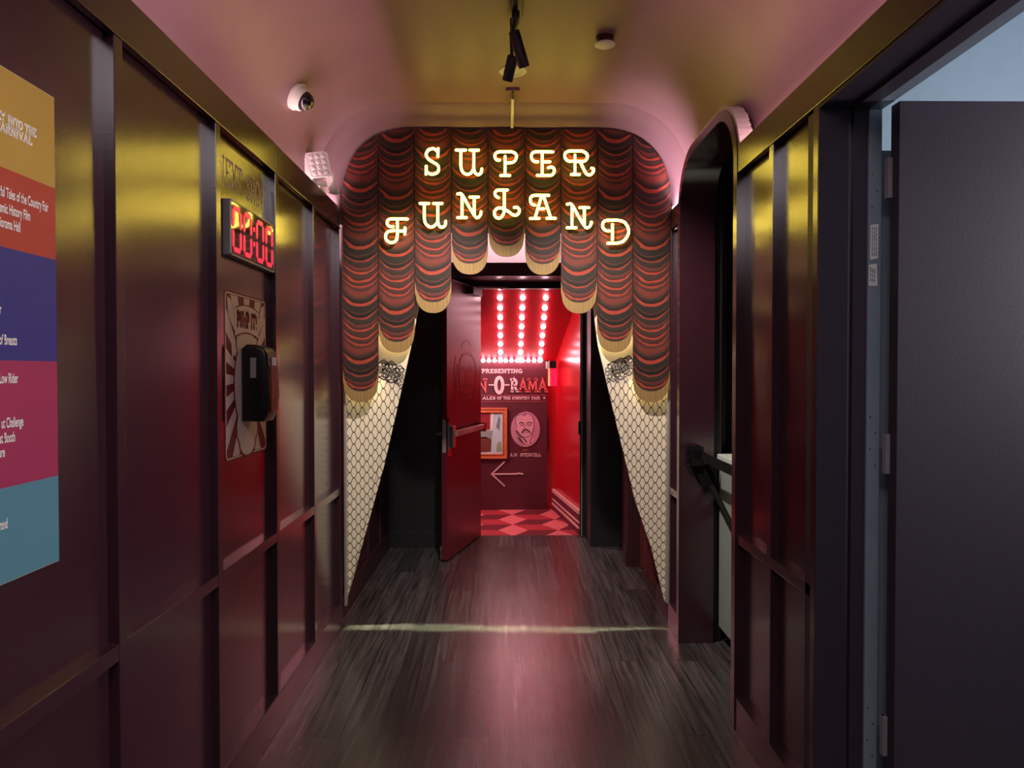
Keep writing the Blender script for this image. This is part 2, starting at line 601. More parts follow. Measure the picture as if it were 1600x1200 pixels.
def ribbon(bm, pts, t, fn, depth_fn, closed=False):
    """flat stroke of width t along 2D pts, given thickness by the mappings"""
    P = [Vector((p[0], p[1])) for p in pts]
    n = len(P)
    L, R = [], []
    for i in range(n):
        if closed:
            d0 = (P[i] - P[i - 1]).normalized()
            d1 = (P[(i + 1) % n] - P[i]).normalized()
        else:
            d0 = (P[i] - P[i - 1]).normalized() if i > 0 else (P[1] - P[0]).normalized()
            d1 = (P[i + 1] - P[i]).normalized() if i < n - 1 else d0
        d = d0 + d1
        if d.length < 1e-6:
            d = d1
        d.normalize()
        c = max(0.45, d.dot(d1))
        nn = Vector((-d.y, d.x)) * (t / 2 / c)
        L.append(P[i] + nn)
        R.append(P[i] - nn)
    def mk(f, q):
        return [bm.verts.new(f(p.x, p.y)) for p in q]
    l0, r0, l1, r1 = mk(fn, L), mk(fn, R), mk(depth_fn, L), mk(depth_fn, R)
    rng = range(n) if closed else range(n - 1)
    for i in rng:
        j = (i + 1) % n
        bm.faces.new((l0[i], l0[j], r0[j], r0[i]))
        bm.faces.new((l1[i], r1[i], r1[j], l1[j]))
        bm.faces.new((l0[i], l1[i], l1[j], l0[j]))
        bm.faces.new((r0[i], r0[j], r1[j], r1[i]))
    if not closed:
        for i in (0, n - 1):
            bm.faces.new((l0[i], r0[i], r1[i], l1[i]))
    return bm


def onwall_left(x, th):
    """(u, v) = (Y, Z) on a plane facing +X"""
    return (lambda u, v: (x, u, v)), (lambda u, v: (x + th, u, v))


def onwall_back(y, th):
    """(u, v) = (X, Z) on a plane facing -Y"""
    return (lambda u, v: (u, y, v)), (lambda u, v: (u, y - th, v))


# ------------------------------------------------------------------ slab-serif stroke lettering
ARC = lambda cx, cy, rx, ry, a0, a1, n=10: [(cx + rx * math.cos(math.radians(a0 + (a1 - a0) * i / n)), cy + ry * math.sin(math.radians(a0 + (a1 - a0) * i / n))) for i in range(n + 1)]
GL = {
    'A': (.92, [[(.12, 0), (.46, 1), (.80, 0)], [(.26, .36), (.66, .36)]], [(.12, 0), (.80, 0)]),
    'B': (.78, [[(.2, 0), (.2, 1)], [(.2, 1), (.45, 1)] + ARC(.45, .76, .2, .24, 90, -90) + [(.2, .52)], [(.45, .52)] + ARC(.46, .26, .24, .26, 90, -90) + [(.2, 0)]], [(.14, 0), (.14, 1)]),
    'C': (.82, [ARC(.45, .5, .33, .5, 48, 312, 18), [(.70, .68), (.70, .98)]], []),
    'E': (.76, [[(.2, 0), (.2, 1)], [(.05, 1), (.66, 1), (.66, .78)], [(.2, .52), (.52, .52)], [(.05, 0), (.68, 0), (.68, .24)]], []),
    'F': (.72, [[(.2, 0), (.2, 1)], [(.05, 1), (.66, 1), (.66, .78)], [(.2, .50), (.52, .50)]], [(.22, 0)]),
    'G': (.88, [ARC(.45, .5, .35, .5, 48, 330, 18), [(.50, .40), (.84, .40)], [(.76, .40), (.76, .02)]], []),
    'H': (.92, [[(.2, 0), (.2, 1)], [(.72, 0), (.72, 1)], [(.2, .5), (.72, .5)]], [(.2, 0), (.2, 1), (.72, 0), (.72, 1)]),
    'I': (.44, [[(.22, 0), (.22, 1)]], [(.22, 0), (.22, 1)]),
    'J': (.66, [[(.46, 1), (.46, .26)] + ARC(.27, .26, .19, .26, 0, -180)], [(.46, 1)]),
    'L': (.72, [[(.2, 0), (.2, 1)], [(.05, 0), (.66, 0), (.66, .28)]], [(.22, 1)]),
    'M': (1.08, [[(.18, 0), (.18, 1), (.54, .25), (.90, 1), (.90, 0)]], [(.18, 0), (.90, 0), (.14, 1), (.94, 1)]),
    'N': (.94, [[(.2, 0), (.2, 1), (.74, 0), (.74, 1)]], [(.2, 0), (.14, 1), (.74, 1)]),
    'O': (.86, [ARC(.43, .5, .35, .5, 0, 360, 28)], []),
    'P': (.74, [[(.2, 0), (.2, 1)], [(.2, 1), (.42, 1)] + ARC(.42, .73, .24, .27, 90, -90) + [(.2, .46)]], [(.22, 0), (.14, 1)]),
    'R': (.86, [[(.2, 0), (.2, 1)], [(.2, 1), (.44, 1)] + ARC(.44, .74, .22, .26, 90, -90) + [(.2, .48)], [(.46, .48), (.70, 0)]], [(.2, 0), (.14, 1), (.74, 0)]),
    'S': (.72, [ARC(.36, .74, .26, .26, 35, 270, 12) + ARC(.36, .26, .27, .26, 90, -145, 12)[1:], [(.60, .72), (.60, 1)], [(.12, 0), (.12, .28)]], []),
    'T': (.80, [[(.4, 0), (.4, 1)], [(.06, .74), (.06, 1), (.74, 1), (.74, .74)]], [(.4, 0)]),
    'U': (.90, [[(.2, 1), (.2, .34)] + ARC(.45, .34, .25, .34, 180, 360) + [(.70, 1)]], [(.2, 1), (.70, 1)]),
    'V': (.90, [[(.12, 1), (.45, 0), (.78, 1)]], [(.12, 1), (.78, 1)]),
    'W': (1.2, [[(.12, 1), (.36, 0), (.60, .85), (.84, 0), (1.08, 1)]], [(.12, 1), (1.08, 1)]),
    'X': (.88, [[(.14, 0), (.74, 1)], [(.14, 1), (.74, 0)]], [(.14, 0), (.74, 0), (.14, 1), (.74, 1)]),
    'Y': (.88, [[(.12, 1), (.44, .5), (.76, 1)], [(.44, 0), (.44, .5)]], [(.12, 1), (.76, 1), (.44, 0)]),
    '.': (.34, [[(.1, .0), (.24, .0)]], []),
    '-': (.50, [[(.06, .5), (.44, .5)]], []),
    '!': (.36, [[(.18, .32), (.18, 1)], [(.10, 0), (.26, 0)]], []),
    ' ': (.45, [], []),
}


def slab_text(bm, text, u0, u1, v0, h, t, fns, gap=0.05, rot=0.0):
    """letters spread exactly between u0 and u1, cap height h, stroke t (fraction of h)"""
    tot = sum(GL[c][0] + gap for c in text) - gap
    k = (u1 - u0) / tot
    x = 0.0
    for c in text:
        w, strokes, serifs = GL[c]
        allst = [list(s) for s in strokes] + [[(sx - .17, sy), (sx + .17, sy)] for sx, sy in serifs]
        for s in allst:
            q = [(u0 + (x + px) * k, v0 + (t / 2 + py * (1 - t)) * h) for px, py in s]
            ribbon(bm, q, t * h, *fns)
        x += w + gap
    return bm


def font_text(bm, text, end, base, capheight, squeeze, basis, th=0.0008):
    """plain condensed lettering, right end at 'end'; basis(u, v, w) -> world"""
    cu = bpy.data.curves.new('lettering', 'FONT')
    cu.body = text
    cu.size = 1.0
    cu.offset = 0.02
    cu.extrude = 0.0
    o = bpy.data.objects.new('lettering', cu)
    COL.objects.link(o)
    dg = bpy.context.evaluated_depsgraph_get()
    me = bpy.data.meshes.new_from_object(o.evaluated_get(dg))
    bpy.data.objects.remove(o)
    bpy.data.curves.remove(cu)
    if not me.vertices:
        return bm
    mxx = max(v.co.x for v in me.vertices)
    s = capheight / 0.70
    for v in me.vertices:
        v.co = Vector(basis(end + (v.co.x - mxx) * s * squeeze, base + v.co.y * s, th))
    bm.from_mesh(me)
    bpy.data.meshes.remove(me)
    return bm


ORD = ['first', 'second', 'third', 'fourth', 'fifth', 'sixth', 'seventh', 'eighth', 'ninth', 'tenth', 'eleventh', 'twelfth']

# ================================================================== THE SETTING
# ---- floor
b = new()
box(b, -1.4, 3.4, -1.6, 6.585, -0.12, 0.0)
struct('floor', b, M['floor'], 'dark brown vinyl plank floor running through the corridor', 'floor')

# ---- left wall: recessed board, battens, rail, frieze, baseboard
XL, PL = -0.950, -0.978
b = new()
box(b, -1.25, PL, -1.6, 4.23, 0, 2.355)
wl = struct('wall_left', b, M['maroon'], 'glossy maroon panelled wall along the left of the corridor', 'wall')
BY = [1.165, 1.785, 2.405, 3.025, 3.620, 4.190]
for y in BY:
    b = new()
    box(b, PL - .004, XL, y, y + 0.040, 0.142, 2.323, 0.002)
    obj('batten', b, M['maroon'], wl)
b = new()
ys = [-1.6] + BY + [4.23]
for i in range(len(BY)):
    y0 = ys[i] + (0.04 if i else 0)
    box(b, PL - .004, XL - .0005, y0, ys[i + 1], 0.785, 0.825, 0.002)
obj('chair_rail', b, M['maroon'], wl)
b = new()
box(b, XL - .016, XL + .004, -1.6, 3.026, 2.322, 2.442, 0.002)
box(b, XL - .016, XL + .003, 3.031, 4.23, 2.322, 2.442, 0.002)
box(b, PL - .03, XL - .014, -1.6, 4.23, 2.33, 2.36)
obj('frieze_board', b, M['maroon'], wl)
b = new()
box(b, PL - .004, XL + .002, -1.6, 4.23, 0.0, 0.142, 0.003)
bl = struct('baseboard_left', b, M['maroon'], 'maroon baseboard at the foot of the left wall', 'baseboard')

# ---- right wall
XR, PR = 0.965, 0.993
b = new()
box(b, PR, 1.112, 2.226, 2.99, 0, 2.355)
box(b, XR, 1.112, -1.6, 1.20, 0, 2.33)
box(b, PR, 1.15, 4.00, 4.23, 0, 2.355)
wr = struct('wall_right', b, M['maroon'], 'glossy maroon panelled wall right of the corridor between the doorway and the arch', 'wall')
for y0, y1 in ((2.226, 2.262), (2.60, 2.64), (4.19, 4.23)):
    b = new()
    box(b, XR, PR + .004, y0, y1, 0.142, 2.322, 0.002)
    obj('batten', b, M['maroon'], wr)
b = new()
for y0, y1 in ((2.262, 2.60), (2.64, 2.99), (4.0, 4.19)):
    box(b, XR + .0005, PR + .004, y0, y1, 0.785, 0.825, 0.002)
obj('chair_rail', b, M['maroon'], wr)
b = new()
box(b, XR - .004, XR + .016, -1.6, 2.983, 2.318, 2.432, 0.002)
box(b, XR - .002, XR + .016, 4.0, 4.23, 2.318, 2.432, 0.002)
box(b, XR + .014, 1.06, -1.6, 2.985, 2.33, 2.36)
obj('frieze_board', b, M['maroon'], wr)
b = new()
box(b, XR - .002, PR + .004, 2.226, 2.985, 0, 0.142, 0.003)
box(b, XR - .002, PR + .004, 4.0, 4.23, 0, 0.142, 0.003)
struct('baseboard_right', b, M['maroon'], 'maroon baseboard at the foot of the right wall', 'baseboard')

# ---- portal of the side arch (a rounded surround through the wall)
AY0, AY1, AZ, AR = 3.03, 3.95, 2.615, 0.25


def arch_pts(g, y0=AY0, y1=AY1, zt=AZ, r=AR, n=14):
    """inverted-U outline grown by g, from near foot over the top to far foot: (Y, Z)"""
    a, c, z, rr = y0 - g, y1 + g, zt + g, r + g
    pts = [(a, 0.0)]
    pts += [(a + rr - rr * math.cos(PI / 2 * i / n), z - rr + rr * math.sin(PI / 2 * i / n)) for i in range(n + 1)]
    pts += [(c - rr + rr * math.sin(PI / 2 * i / n), z - rr + rr * math.cos(PI / 2 * i / n)) for i in range(n + 1)]
    pts += [(c, 0.0)]
    return pts


b = new()
pin, pout = arch_pts(0.0), arch_pts(0.046)
X0, X1 = 0.958, 1.15
rings = [[b.verts.new((x, p[0], p[1])) for p in q] for x, q in ((X0, pin), (X0, pout), (X1, pout), (X1, pin))]
for k in range(4):
    p, q = rings[k], rings[(k + 1) % 4]
    for i in range(len(p) - 1):
        b.faces.new((p[i], p[i + 1], q[i + 1], q[i]))
trim = struct('trim_1', b, M['maroon'], 'round-cornered maroon surround of the dark arched opening in the right wall', 'archway', smooth=True)
# raw plaster along the near upper shoulder of the surround, against the ceiling cove
b = new()
path = [(p[0] - .004, p[1] + .004) for p in arch_pts(0.058)[3:17]]
rnd = random.Random(3)
pts_o = []
for i, p in enumerate(path):
    for k in range(3):
        q = path[min(i + 1, len(path) - 1)]
        t = k / 3
        pts_o.append((p[0] + (q[0] - p[0]) * t, p[1] + (q[1] - p[1]) * t))
for k in range(len(pts_o) - 1):
    (a0, z0), (a1, z1) = pts_o[k], pts_o[k + 1]
    w = 0.975 + 0.045 + rnd.uniform(-.006, .006)
    vs = [b.verts.new(v) for v in ((.966, a0, z0), (.966, a1, z1), (w, a1, z1), (w + rnd.uniform(-.004, .004), a0, z0),
                                   (.966, a0 + .014, z0 - .012), (.966, a1 + .014, z1 - .012), (w, a1 + .014, z1 - .012), (w, a0 + .014, z0 - .012))]
    for f in ((0, 1, 2, 3), (4, 7, 6, 5), (0, 4, 5, 1), (2, 6, 7, 3), (1, 5, 6, 2), (0, 3, 7, 4)):
        b.faces.new([vs[i] for i in f])
obj('plaster_edge', b, M['plaster'], trim)['label'] = 'rough white plaster edge'

# ---- vaulted ceiling with coves
VH, VS, VR, VT = 1.045, 2.55, 0.45, 3.0      # half width, springing, corner radius, top


def vault_profile(zl=2.345, zr=2.345, n=14):
    pts = [(-VH, zl), (-VH, (zl + VS) / 2)]
    pts += [(-VH + VR - VR * math.cos(PI / 2 * i / n), VS + VR * math.sin(PI / 2 * i / n)) for i in range(n + 1)]
    a_end = 0.0
    if zr > VS:
        a_end = math.asin(min(1, (zr - VS) / VR))
    pts += [(VH - VR + VR * math.cos(a_end + (PI / 2 - a_end) * (1 - i / n)), VS + VR * math.sin(a_end + (PI / 2 - a_end) * (1 - i / n))) for i in range(n + 1)]
    if zr > VS:
        pts += [(pts[-1][0], pts[-1][1])] * 2
        pts[-2] = (pts[-3][0], pts[-3][1] - 1e-4)
        pts[-1] = (pts[-3][0], pts[-3][1] - 2e-4)
    else:
        pts += [(VH, (zr + VS) / 2), (VH, zr)]
    return pts


def zcut(y):
    """height of the arch surround (mid thickness) above wall position y"""
    g = 0.03
    a, c, z, r = AY0 - g, AY1 + g, AZ + g, AR + g
    if y <= a or y >= c:
        return 2.345
    if y < a + r:
        return z - r + math.sqrt(max(0, r * r - (a + r - y) ** 2))
    if y > c - r:
        return z - r + math.sqrt(max(0, r * r - (y - c + r) ** 2))
    return z


# the outline of the curtain wall: same shape, a little smaller
CX, CA, CT, CR = 0.0155, 0.9485, 2.893, 0.372


def curtain_outline(z0, grow=0.0, n=14):
    a, t, r = CA + grow, CT + grow, CR + grow
    pts = [(CX - a, z0), (CX - a, (z0 + t - r) / 2)]
    pts += [(CX - a + r - r * math.cos(PI / 2 * i / n), t - r + r * math.sin(PI / 2 * i / n)) for i in range(n + 1)]
    pts += [(CX + a - r + r * math.sin(PI / 2 * i / n), t - r + r * math.cos(PI / 2 * i / n)) for i in range(n + 1)]
    pts += [(CX + a, (z0 + t - r) / 2), (CX + a, z0)]
    return pts


b = new()
secs = []
ysamp = [-1.6, 0, 1.5, 2.6, 2.9995] + [3.0 + 0.98 * i / 44 for i in range(45)] + [3.985, 4.0]
for y in ysamp:
    secs.append((y, vault_profile(2.345, max(2.345, min(zcut(y), 2.66)) if 3.0 <= y <= 3.98 else 2.345)))
rows = [[b.verts.new((p[0], y, p[1])) for p in prof] for y, prof in secs]
# end cove: rolls down from the vault to the rim of the curtain wall
va, cu = vault_profile(), curtain_outline(2.345, 0.004)
steps = [(4.066, 0.0), (4.072, 0.06), (4.11, 0.30), (4.145, 0.53), (4.151, 0.60), (4.18, 0.84), (4.215, 1.0)]
for y, t in steps:
    rows.append([b.verts.new((p[0] + (q[0] - p[0]) * t, y, p[1] + (q[1] - p[1]) * t)) for p, q in zip(va, cu)])
for p, q in zip(rows, rows[1:]):
    for i in range(len(p) - 1):
        b.faces.new((p[i], q[i], q[i + 1], p[i + 1]))
ceil_o = struct('ceiling', b, M['vault'], 'mauve coved ceiling over the corridor, round at both sides', 'ceiling', smooth=True)

for nm_, x0_, x1_, sd_ in (('led_strip', -0.962, -0.952, 'left'), ('led_strip', 0.968, 0.982, 'right')):
    b = new()
    box(b, x0_, x1_, 4.10, 4.18, 2.436, 2.446, .001)
    tag(obj(nm_, b, M['led_end']), 'glowing end of the cove light strip at the %s corner of the curtain boards' % sd_, 'light strip')
# slot in the ceiling near the curtain wall with a pale rod in it
slot = thing('ceiling_slot', 'narrow recessed ceiling slot with pale rod just above the curtain boards', 'slot', (0.045, 3.95, 2.995))
b = new()
box(b, 0.008, 0.014, 3.86, 4.04, 2.985, 3.0)
box(b, 0.076, 0.082, 3.86, 4.04, 2.985, 3.0)
box(b, 0.008, 0.082, 3.855, 3.862, 2.985, 3.0)
obj('slot_frame', b, M['vault'], slot)
b = new()
cyl(b, (0.045, 3.96, 2.985), (0.045, 4.19, 2.905), 0.0085, n=16)
obj('rod', b, M['white'], slot, True)
b = new()
cyl(b, (0.045, 3.89, 2.995), (0.045, 3.965, 2.983), 0.006, n=12)
obj('rod_end', b, M['matte_black'], slot, True)

# ================================================================== RIGHT DOORWAY AND SIDE ROOM
b = new()
box(b, 0.9655, 1.058, 2.222, 2.30, 0, 2.32)
box(b, 1.058, 1.070, 2.236, 2.30, 0, 2.32)
box(b, 1.070, 1.112, 2.215, 2.30, 0, 2.32)
box(b, 0.9655, 1.112, 1.2, 2.30, 2.306, 2.33)
box(b, 1.060, 1.112, 1.2, 2.30, 2.298, 2.31)
struct('trim_2', b, M['purple'], 'dark purple door casing at the right doorway', 'door casing')
b = new()
box(b, 1.112, 1.152, 1.2, 2.30, 2.298, 2.36)
box(b, 1.112, 1.152, 2.205, 2.30, 0, 2.298, 0.002)
box(b, 1.150, 1.228, 2.262, 2.30, 0, 2.19)  # added strip, shuts the bright wall out of the gap beside the leaf
fr = struct('trim_3', b, M['blue_grey'], 'blue-grey metal door frame beside the purple open door', 'door frame')
for z, s in ((2.0, 0), (1.26, 0), (0.36, 0)):
    b = new()
    for k in range(4):
        b = new()
        cyl(b, (1.122 + .016 * (k % 2), 2.206, z + .10 - .05 * k), (1.122 + .016 * (k % 2), 2.2035, z + .10 - .05 * k), .0022, n=8)
        obj('screw_hole', b, M['black'], fr)

d2 = thing('door_2', 'dark purple door standing open into the bluish side room', 'door', (1.163, 2.13, 0), kind='structure')
b = new()
box(b, 1.163, 2.083, 2.13, 2.176, 0.008, 2.296, 0.002)
obj('door_leaf', b, M['purple'], d2)
for z0, z1 in ((2.02, 2.14), (1.19, 1.31), (0.33, 0.45)):
    b = new()
    box(b, 1.150, 1.168, 2.165, 2.186, z0, z1, 0.001)
    cyl(b, (1.156, 2.180, z0), (1.156, 2.180, z1), 0.007, n=12)
    obj('hinge', b, M['grey_metal'], d2)
# two paper labels stuck on the metal frame
for nm, lab, (y0, y1, zz) in (('certificate_label', 'upper white printed label on the blue-grey door frame, longer one', (0, 0, 1.895)), ('inspection_label', 'lower curled white label on the blue-grey door frame, shorter one', (0, 0, 1.795))):
    up = nm.startswith('cert')
    t = thing(nm, lab, 'label', (1.128, 2.2045, zz), 'paper labels on the door frame')
    hh = 0.055 if up else 0.034
    sk = 0.0 if up else 0.004
    b = new()
    o2 = [(1.117 - sk, zz - hh), (1.141, zz - hh + .004 * up), (1.142 - sk, zz + hh), (1.118 - sk, zz + hh - .004)]
    prism(b, o2, lambda u, v: (u, 2.2048, v), lambda u, v: (u, 2.2032, v))
    obj('paper', b, M['white'], t)
    b = new()
    for k in range(3):
        x = 1.123 + .006 * k - sk
        z0 = zz - hh + .012
        while z0 < zz + hh - .014:
            L = rnd.uniform(.006, .016)
            box(b, x - .0009, x + .0009, 2.2026, 2.2033, z0, min(z0 + L, zz + hh - .01))
            z0 += L + .003
    obj('print', b, M['ink'], t)

# side room shell
b = new()
box(b, 1.152, 3.3, 2.95, 3.0, 0, 3.4)
box(b, 3.3, 3.35, 0.2, 3.0, 0, 3.4)
box(b, 1.10, 3.35, 0.15, 0.2, 0, 3.4)
struct('wall_side_room', b, M['pale_wall'], 'pale blue wall of the side room seen above the open purple door', 'wall')
b = new()
box(b, 1.10, 1.152, 1.2, 3.0, 2.36, 3.4)
box(b, 1.10, 1.152, 0.2, 1.2, 0, 3.4)
box(b, 1.112, 1.152, 2.30, 3.0, 0, 2.36)
box(b, 1.10, 3.35, 0.15, 3.0, 3.4, 3.45)
struct('ceiling_side_room', b, M['pale_wall'], 'pale ceiling and inner face of the side room', 'ceiling')

# ================================================================== ARCH NICHE: counter, belt barrier
b = new()
box(b, 1.15, 2.6, 4.62, 4.70, 0, 3.0)
box(b, 2.5, 2.6, 3.0, 4.7, 0, 3.0)
box(b, 1.15, 2.6, 3.0, 3.006, 0, 3.0)
box(b, 1.15, 2.6, 3.0, 4.7, 2.8, 3.0)
struct('wall_niche', b, M['black_paint'], 'black inside of the arched side opening', 'wall')
b = new()
box(b, 1.15, 1.20, 3.98, 4.62, 0, 2.9)
struct('wall_niche_side', b, M['black_paint'], 'black return beside the arched opening', 'wall')
ct = thing('service_counter', 'grey-green service counter inside the arched opening', 'counter', (1.5, 3.5, 0))
b = new()
box(b, 1.185, 1.85, 3.02, 3.965, 0.09, 1.01, 0.003)
obj('body', b, M['counter'], ct)
b = new()
box(b, 1.172, 1.90, 3.015, 3.97, 1.01, 1.045, 0.006)
obj('counter_top', b, M['counter_top'], ct)
b = new()
box(b, 1.235, 1.80, 3.04, 3.95, 0.0, 0.09)
obj('toe_kick', b, M['black'], ct)

bt = thing('belt_barrier', 'black retractable belt barrier fixed to the arch jamb and drawn across the opening', 'barrier', (1.02, 3.93, 0.95))
b = new()
box(b, 0.995, 1.025, 3.925, 3.95, 0.975, 1.095, 0.003)
box(b, 1.012, 1.062, 3.885, 3.95, 0.985, 1.10, 0.006)
box(b, 1.058, 1.085, 3.91, 3.95, 0.98, 1.088, 0.005)
obj('wall_receiver', b, M['black'], bt)
for zz in (0.99, 1.03, 1.08):
    b = new()
    cyl(b, (1.002, 3.926, zz), (1.002, 3.923, zz), 0.004, n=10)
    obj('screw', b, M['chrome'], bt)
b = new()
ribbon(b, [(3.91, 1.045), (3.6, 1.035), (3.3, 1.03), (3.035, 1.03)], 0.052, lambda u, v: (1.062 + (3.91 - u) * .02, u, v), lambda u, v: (1.064 + (3.91 - u) * .02, u, v))
obj('belt', b, M['webbing'], bt)
b = new()
pl_ = [(1.03, 0.985), (1.14, 0.985)] + ARC(1.14, 0.92, .004, .1, 60, -60, 6) + [(1.125, 0.845)] + ARC(1.14, 0.985, .10, .135, 262, 182, 8)
prism(b, pl_, lambda u, v: (u, 3.915, v), lambda u, v: (u, 3.905, v))
obj('half_round_plate', b, M['webbing'], bt)  # dark half-round plate hanging below the receiver
b = new()
tube(b, catmull([(1.13, 3.91, 0.87), (1.142, 3.75, 0.78), (1.15, 3.55, 0.68), (1.155, 3.3, 0.55), (1.158, 3.06, 0.44)], 5), 0.015, 10)
obj('loose_strap', b, M['webbing'], bt, True)

# ================================================================== VESTIBULE BEHIND THE CURTAIN
b = new()
box(b, -1.25, -0.995, 4.23, 6.60, 0, 3.05)
wv = struct('wall_vestibule_left', b, M['maroon_flat'], 'dark maroon vestibule wall behind the left fishnet board', 'wall')
for y in (4.72, 5.22, 5.72):
    b = new()
    box(b, -0.999, -0.978, y, y + .04, .142, 2.33, .002)
    obj('batten', b, M['maroon_flat'], wv)
b = new()
box(b, -0.999, -0.980, 4.24, 6.15, .785, .825, .002)
box(b, -0.999, -0.976, 4.24, 6.15, 0, .142, .002)
obj('chair_rail', b, M['maroon_flat'], wv)
b = new()
box(b, 1.005, 1.25, 4.23, 4.62, 0, 3.05)
box(b, 0.985, 1.25, 5.50, 6.60, 0, 3.05)
box(b, 1.25, 1.3, 4.23, 6.6, 0, 3.05)
struct('wall_vestibule_right', b, M['maroon_flat'], 'dark maroon vestibule wall behind the right fishnet board', 'wall')
b = new()
box(b, 0.976, 1.02, 4.30, 4.62, 0, .145, .002)
box(b, 0.930, 0.99, 5.52, 5.66, 0, .145, .002)
box(b, 0.945, 0.99, 5.52, 5.66, .145, 2.6, .002)
struct('trim_4', b, M['maroon_flat'], 'maroon baseboard and pier at the right of the vestibule', 'trim')
b = new()
npt = 60
cv = [(1.06 + .028 * math.sin(i * 0.95), 4.63 + .86 * i / npt) for i in range(npt + 1)]
ribbon(b, cv, 0.006, lambda u, v: (u, v, 0.012), lambda u, v: (u, v, 2.6))
tag(obj('side_curtain', b, M['velvet'], None, True), 'dark red pleated curtain hanging right of the far doorway', 'curtain')
# back wall, with a deep opening for the door
b = new()
box(b, -1.0, -0.50, 6.15, 6.62, 0, 2.40)
box(b, 0.735, 1.0, 6.15, 6.62, 0, 2.40)
box(b, -1.0, 1.0, 6.15, 6.62, 2.312, 2.40)
bw = struct('wall_back', b, M['black_paint'], 'dark panelled end wall around the far doorway', 'wall')
b = new()
box(b, -0.985, -0.955, 6.135, 6.152, .14, 2.30, .002)
box(b, -0.545, -0.505, 6.135, 6.152, .14, 2.30, .002)
box(b, -0.955, -0.545, 6.137, 6.152, .765, .835, .002)
box(b, -0.985, -0.505, 6.133, 6.152, 0, .14, .002)
obj('panel_moulding', b, M['black_paint'], bw)
b = new()
box(b, -1.0, 1.0, 6.13, 6.152, 2.305, 2.418, .002)
obj('frieze_board', b, M['maroon_flat'], bw)
b = new()
box(b, -0.50, 0.735, 6.16, 6.55, 2.305, 2.313)
obj('door_soffit', b, M['soffit'], bw)
b = new()
prof = [(6.62, 2.40)] + [(6.62 - .36 + .36 * math.cos(PI / 2 * i / 12), 2.64 + .36 * math.sin(PI / 2 * i / 12)) for i in range(13)] + [(4.28, 3.0)]
for i in range(len(prof) - 1):
    vs = [b.verts.new((x, p[0], p[1])) for x, p in ((-1.0, prof[i]), (1.0, prof[i]), (1.0, prof[i + 1]), (-1.0, prof[i + 1]))]
    b.faces.new(vs)
bmesh.ops.remove_doubles(b, verts=b.verts[:], dist=1e-4)
struct('ceiling_vestibule', b, M['vault'], 'coved ceiling lit pink above the far doorway', 'ceiling', smooth=True)

# far door frame
b = new()
box(b, -0.50, -0.245, 6.53, 6.60, 0, 2.312)
box(b, 0.70, 0.735, 6.50, 6.60, 0, 2.312)
box(b, -0.50, 0.735, 6.52, 6.60, 2.245, 2.306)
box(b, 0.686, 0.704, 6.53, 6.56, 0, 2.245)
df = struct('trim_5', b, M['matte_black'], 'black door frame of the far doorway', 'door frame')
b = new()
box(b, 0.693, 0.7015, 6.4975, 6.503, 0.01, 2.24)
obj('seal_strip', b, M['trim_grey'], df)
b = new()
box(b, 0.668, 0.690, 6.50, 6.535, 0.93, 1.05, .003)
obj('strike_plate', b, M['matte_black'], df)

# ---- far door: open toward the corridor, hinged on the left jamb
hx, hy, dw = -0.212, 6.545, 0.915
ang = math.atan2(-0.879, -0.236)      # direction of the leaf from its hinge
ddir = Vector((math.cos(ang), math.sin(ang), 0))
dn = Vector((-ddir.y, ddir.x, 0))     # normal on the side facing the corridor's middle
if dn.x < 0:
    dn = -dn


def dp(s, w, z):
    """point on the door: s along from the hinge, w out of the visible face, z up"""
    p = Vector((hx, hy, z)) + ddir * s + dn * w
    return (p.x, p.y, p.z)


def dbox(bm, s0, s1, w0, w1, z0, z1, bev=0.0):
    b2 = bmesh.new()
    vs = [b2.verts.new(dp(s, w, z)) for s in (s0, s1) for w in (w0, w1) for z in (z0, z1)]
    for f in ((0, 1, 3, 2), (4, 6, 7, 5), (0, 4, 5, 1), (2, 3, 7, 6), (0, 2, 6, 4), (1, 5, 7, 3)):
        b2.faces.new([vs[i] for i in f])
    if bev:
        bmesh.ops.bevel(b2, geom=b2.edges[:], offset=bev, segments=2, affect='EDGES', profile=0.6)
    merge(bm, b2)


M['door_red'] = paint('crimson_door_paint', (92, 26, 38), 0.30, 0.03, 90, 0.05)
d1 = thing('door_1', 'tall red-lit maroon door standing open at the far doorway', 'door', (hx, hy, 0), kind='structure')
b = new()
dbox(b, 0.0, dw, -0.046, 0.0, 0.012, 2.236, 0.002)
leaf = obj('door_leaf', b, M['door_red'], d1)
b = new()
dbox(b, dw - .075, dw - .005, 0.0, .012, 0.87, 1.10, .003)
pb = obj('panic_bar', b, M['chrome'], d1)
pb['label'] = 'steel push bar'
b = new()
dbox(b, dw - .072, dw - .012, .012, .05, 0.90, 1.07, .006)
obj('latch_case', b, M['chrome'], pb)
b = new()
dbox(b, dw - .068, dw - .015, .0, .018, 1.07, 1.13, .003)
dbox(b, dw - .068, dw - .015, .0, .018, 0.83, 0.90, .003)
obj('end_cap', b, M['red_wall'], pb)
b = new()
dbox(b, 0.10, dw - .06, .03, .068, 0.985, 1.03, .006)
obj('push_rail', b, M['base_pale'], pb)
b = new()
dbox(b, 0.06, 0.115, .0, .072, 0.965, 1.045, .004)
obj('rail_bracket', b, M['red_wall'], pb)
b = new()
dbox(b, 0.16, 0.42, .0, .062, 2.155, 2.222, .004)
cl = obj('door_closer', b, M['matte_black'], d1)
b = new()
tube(b, [dp(.22, .05, 2.232), dp(.05, .26, 2.238), (-.03, 6.505, 2.238)], 0.008, 8)
obj('closer_arm', b, M['chrome'], cl)
b = new()
cyl(b, dp(dw - .055, -.046, 1.005), dp(dw - .055, -.105, 1.005), .011, n=14)
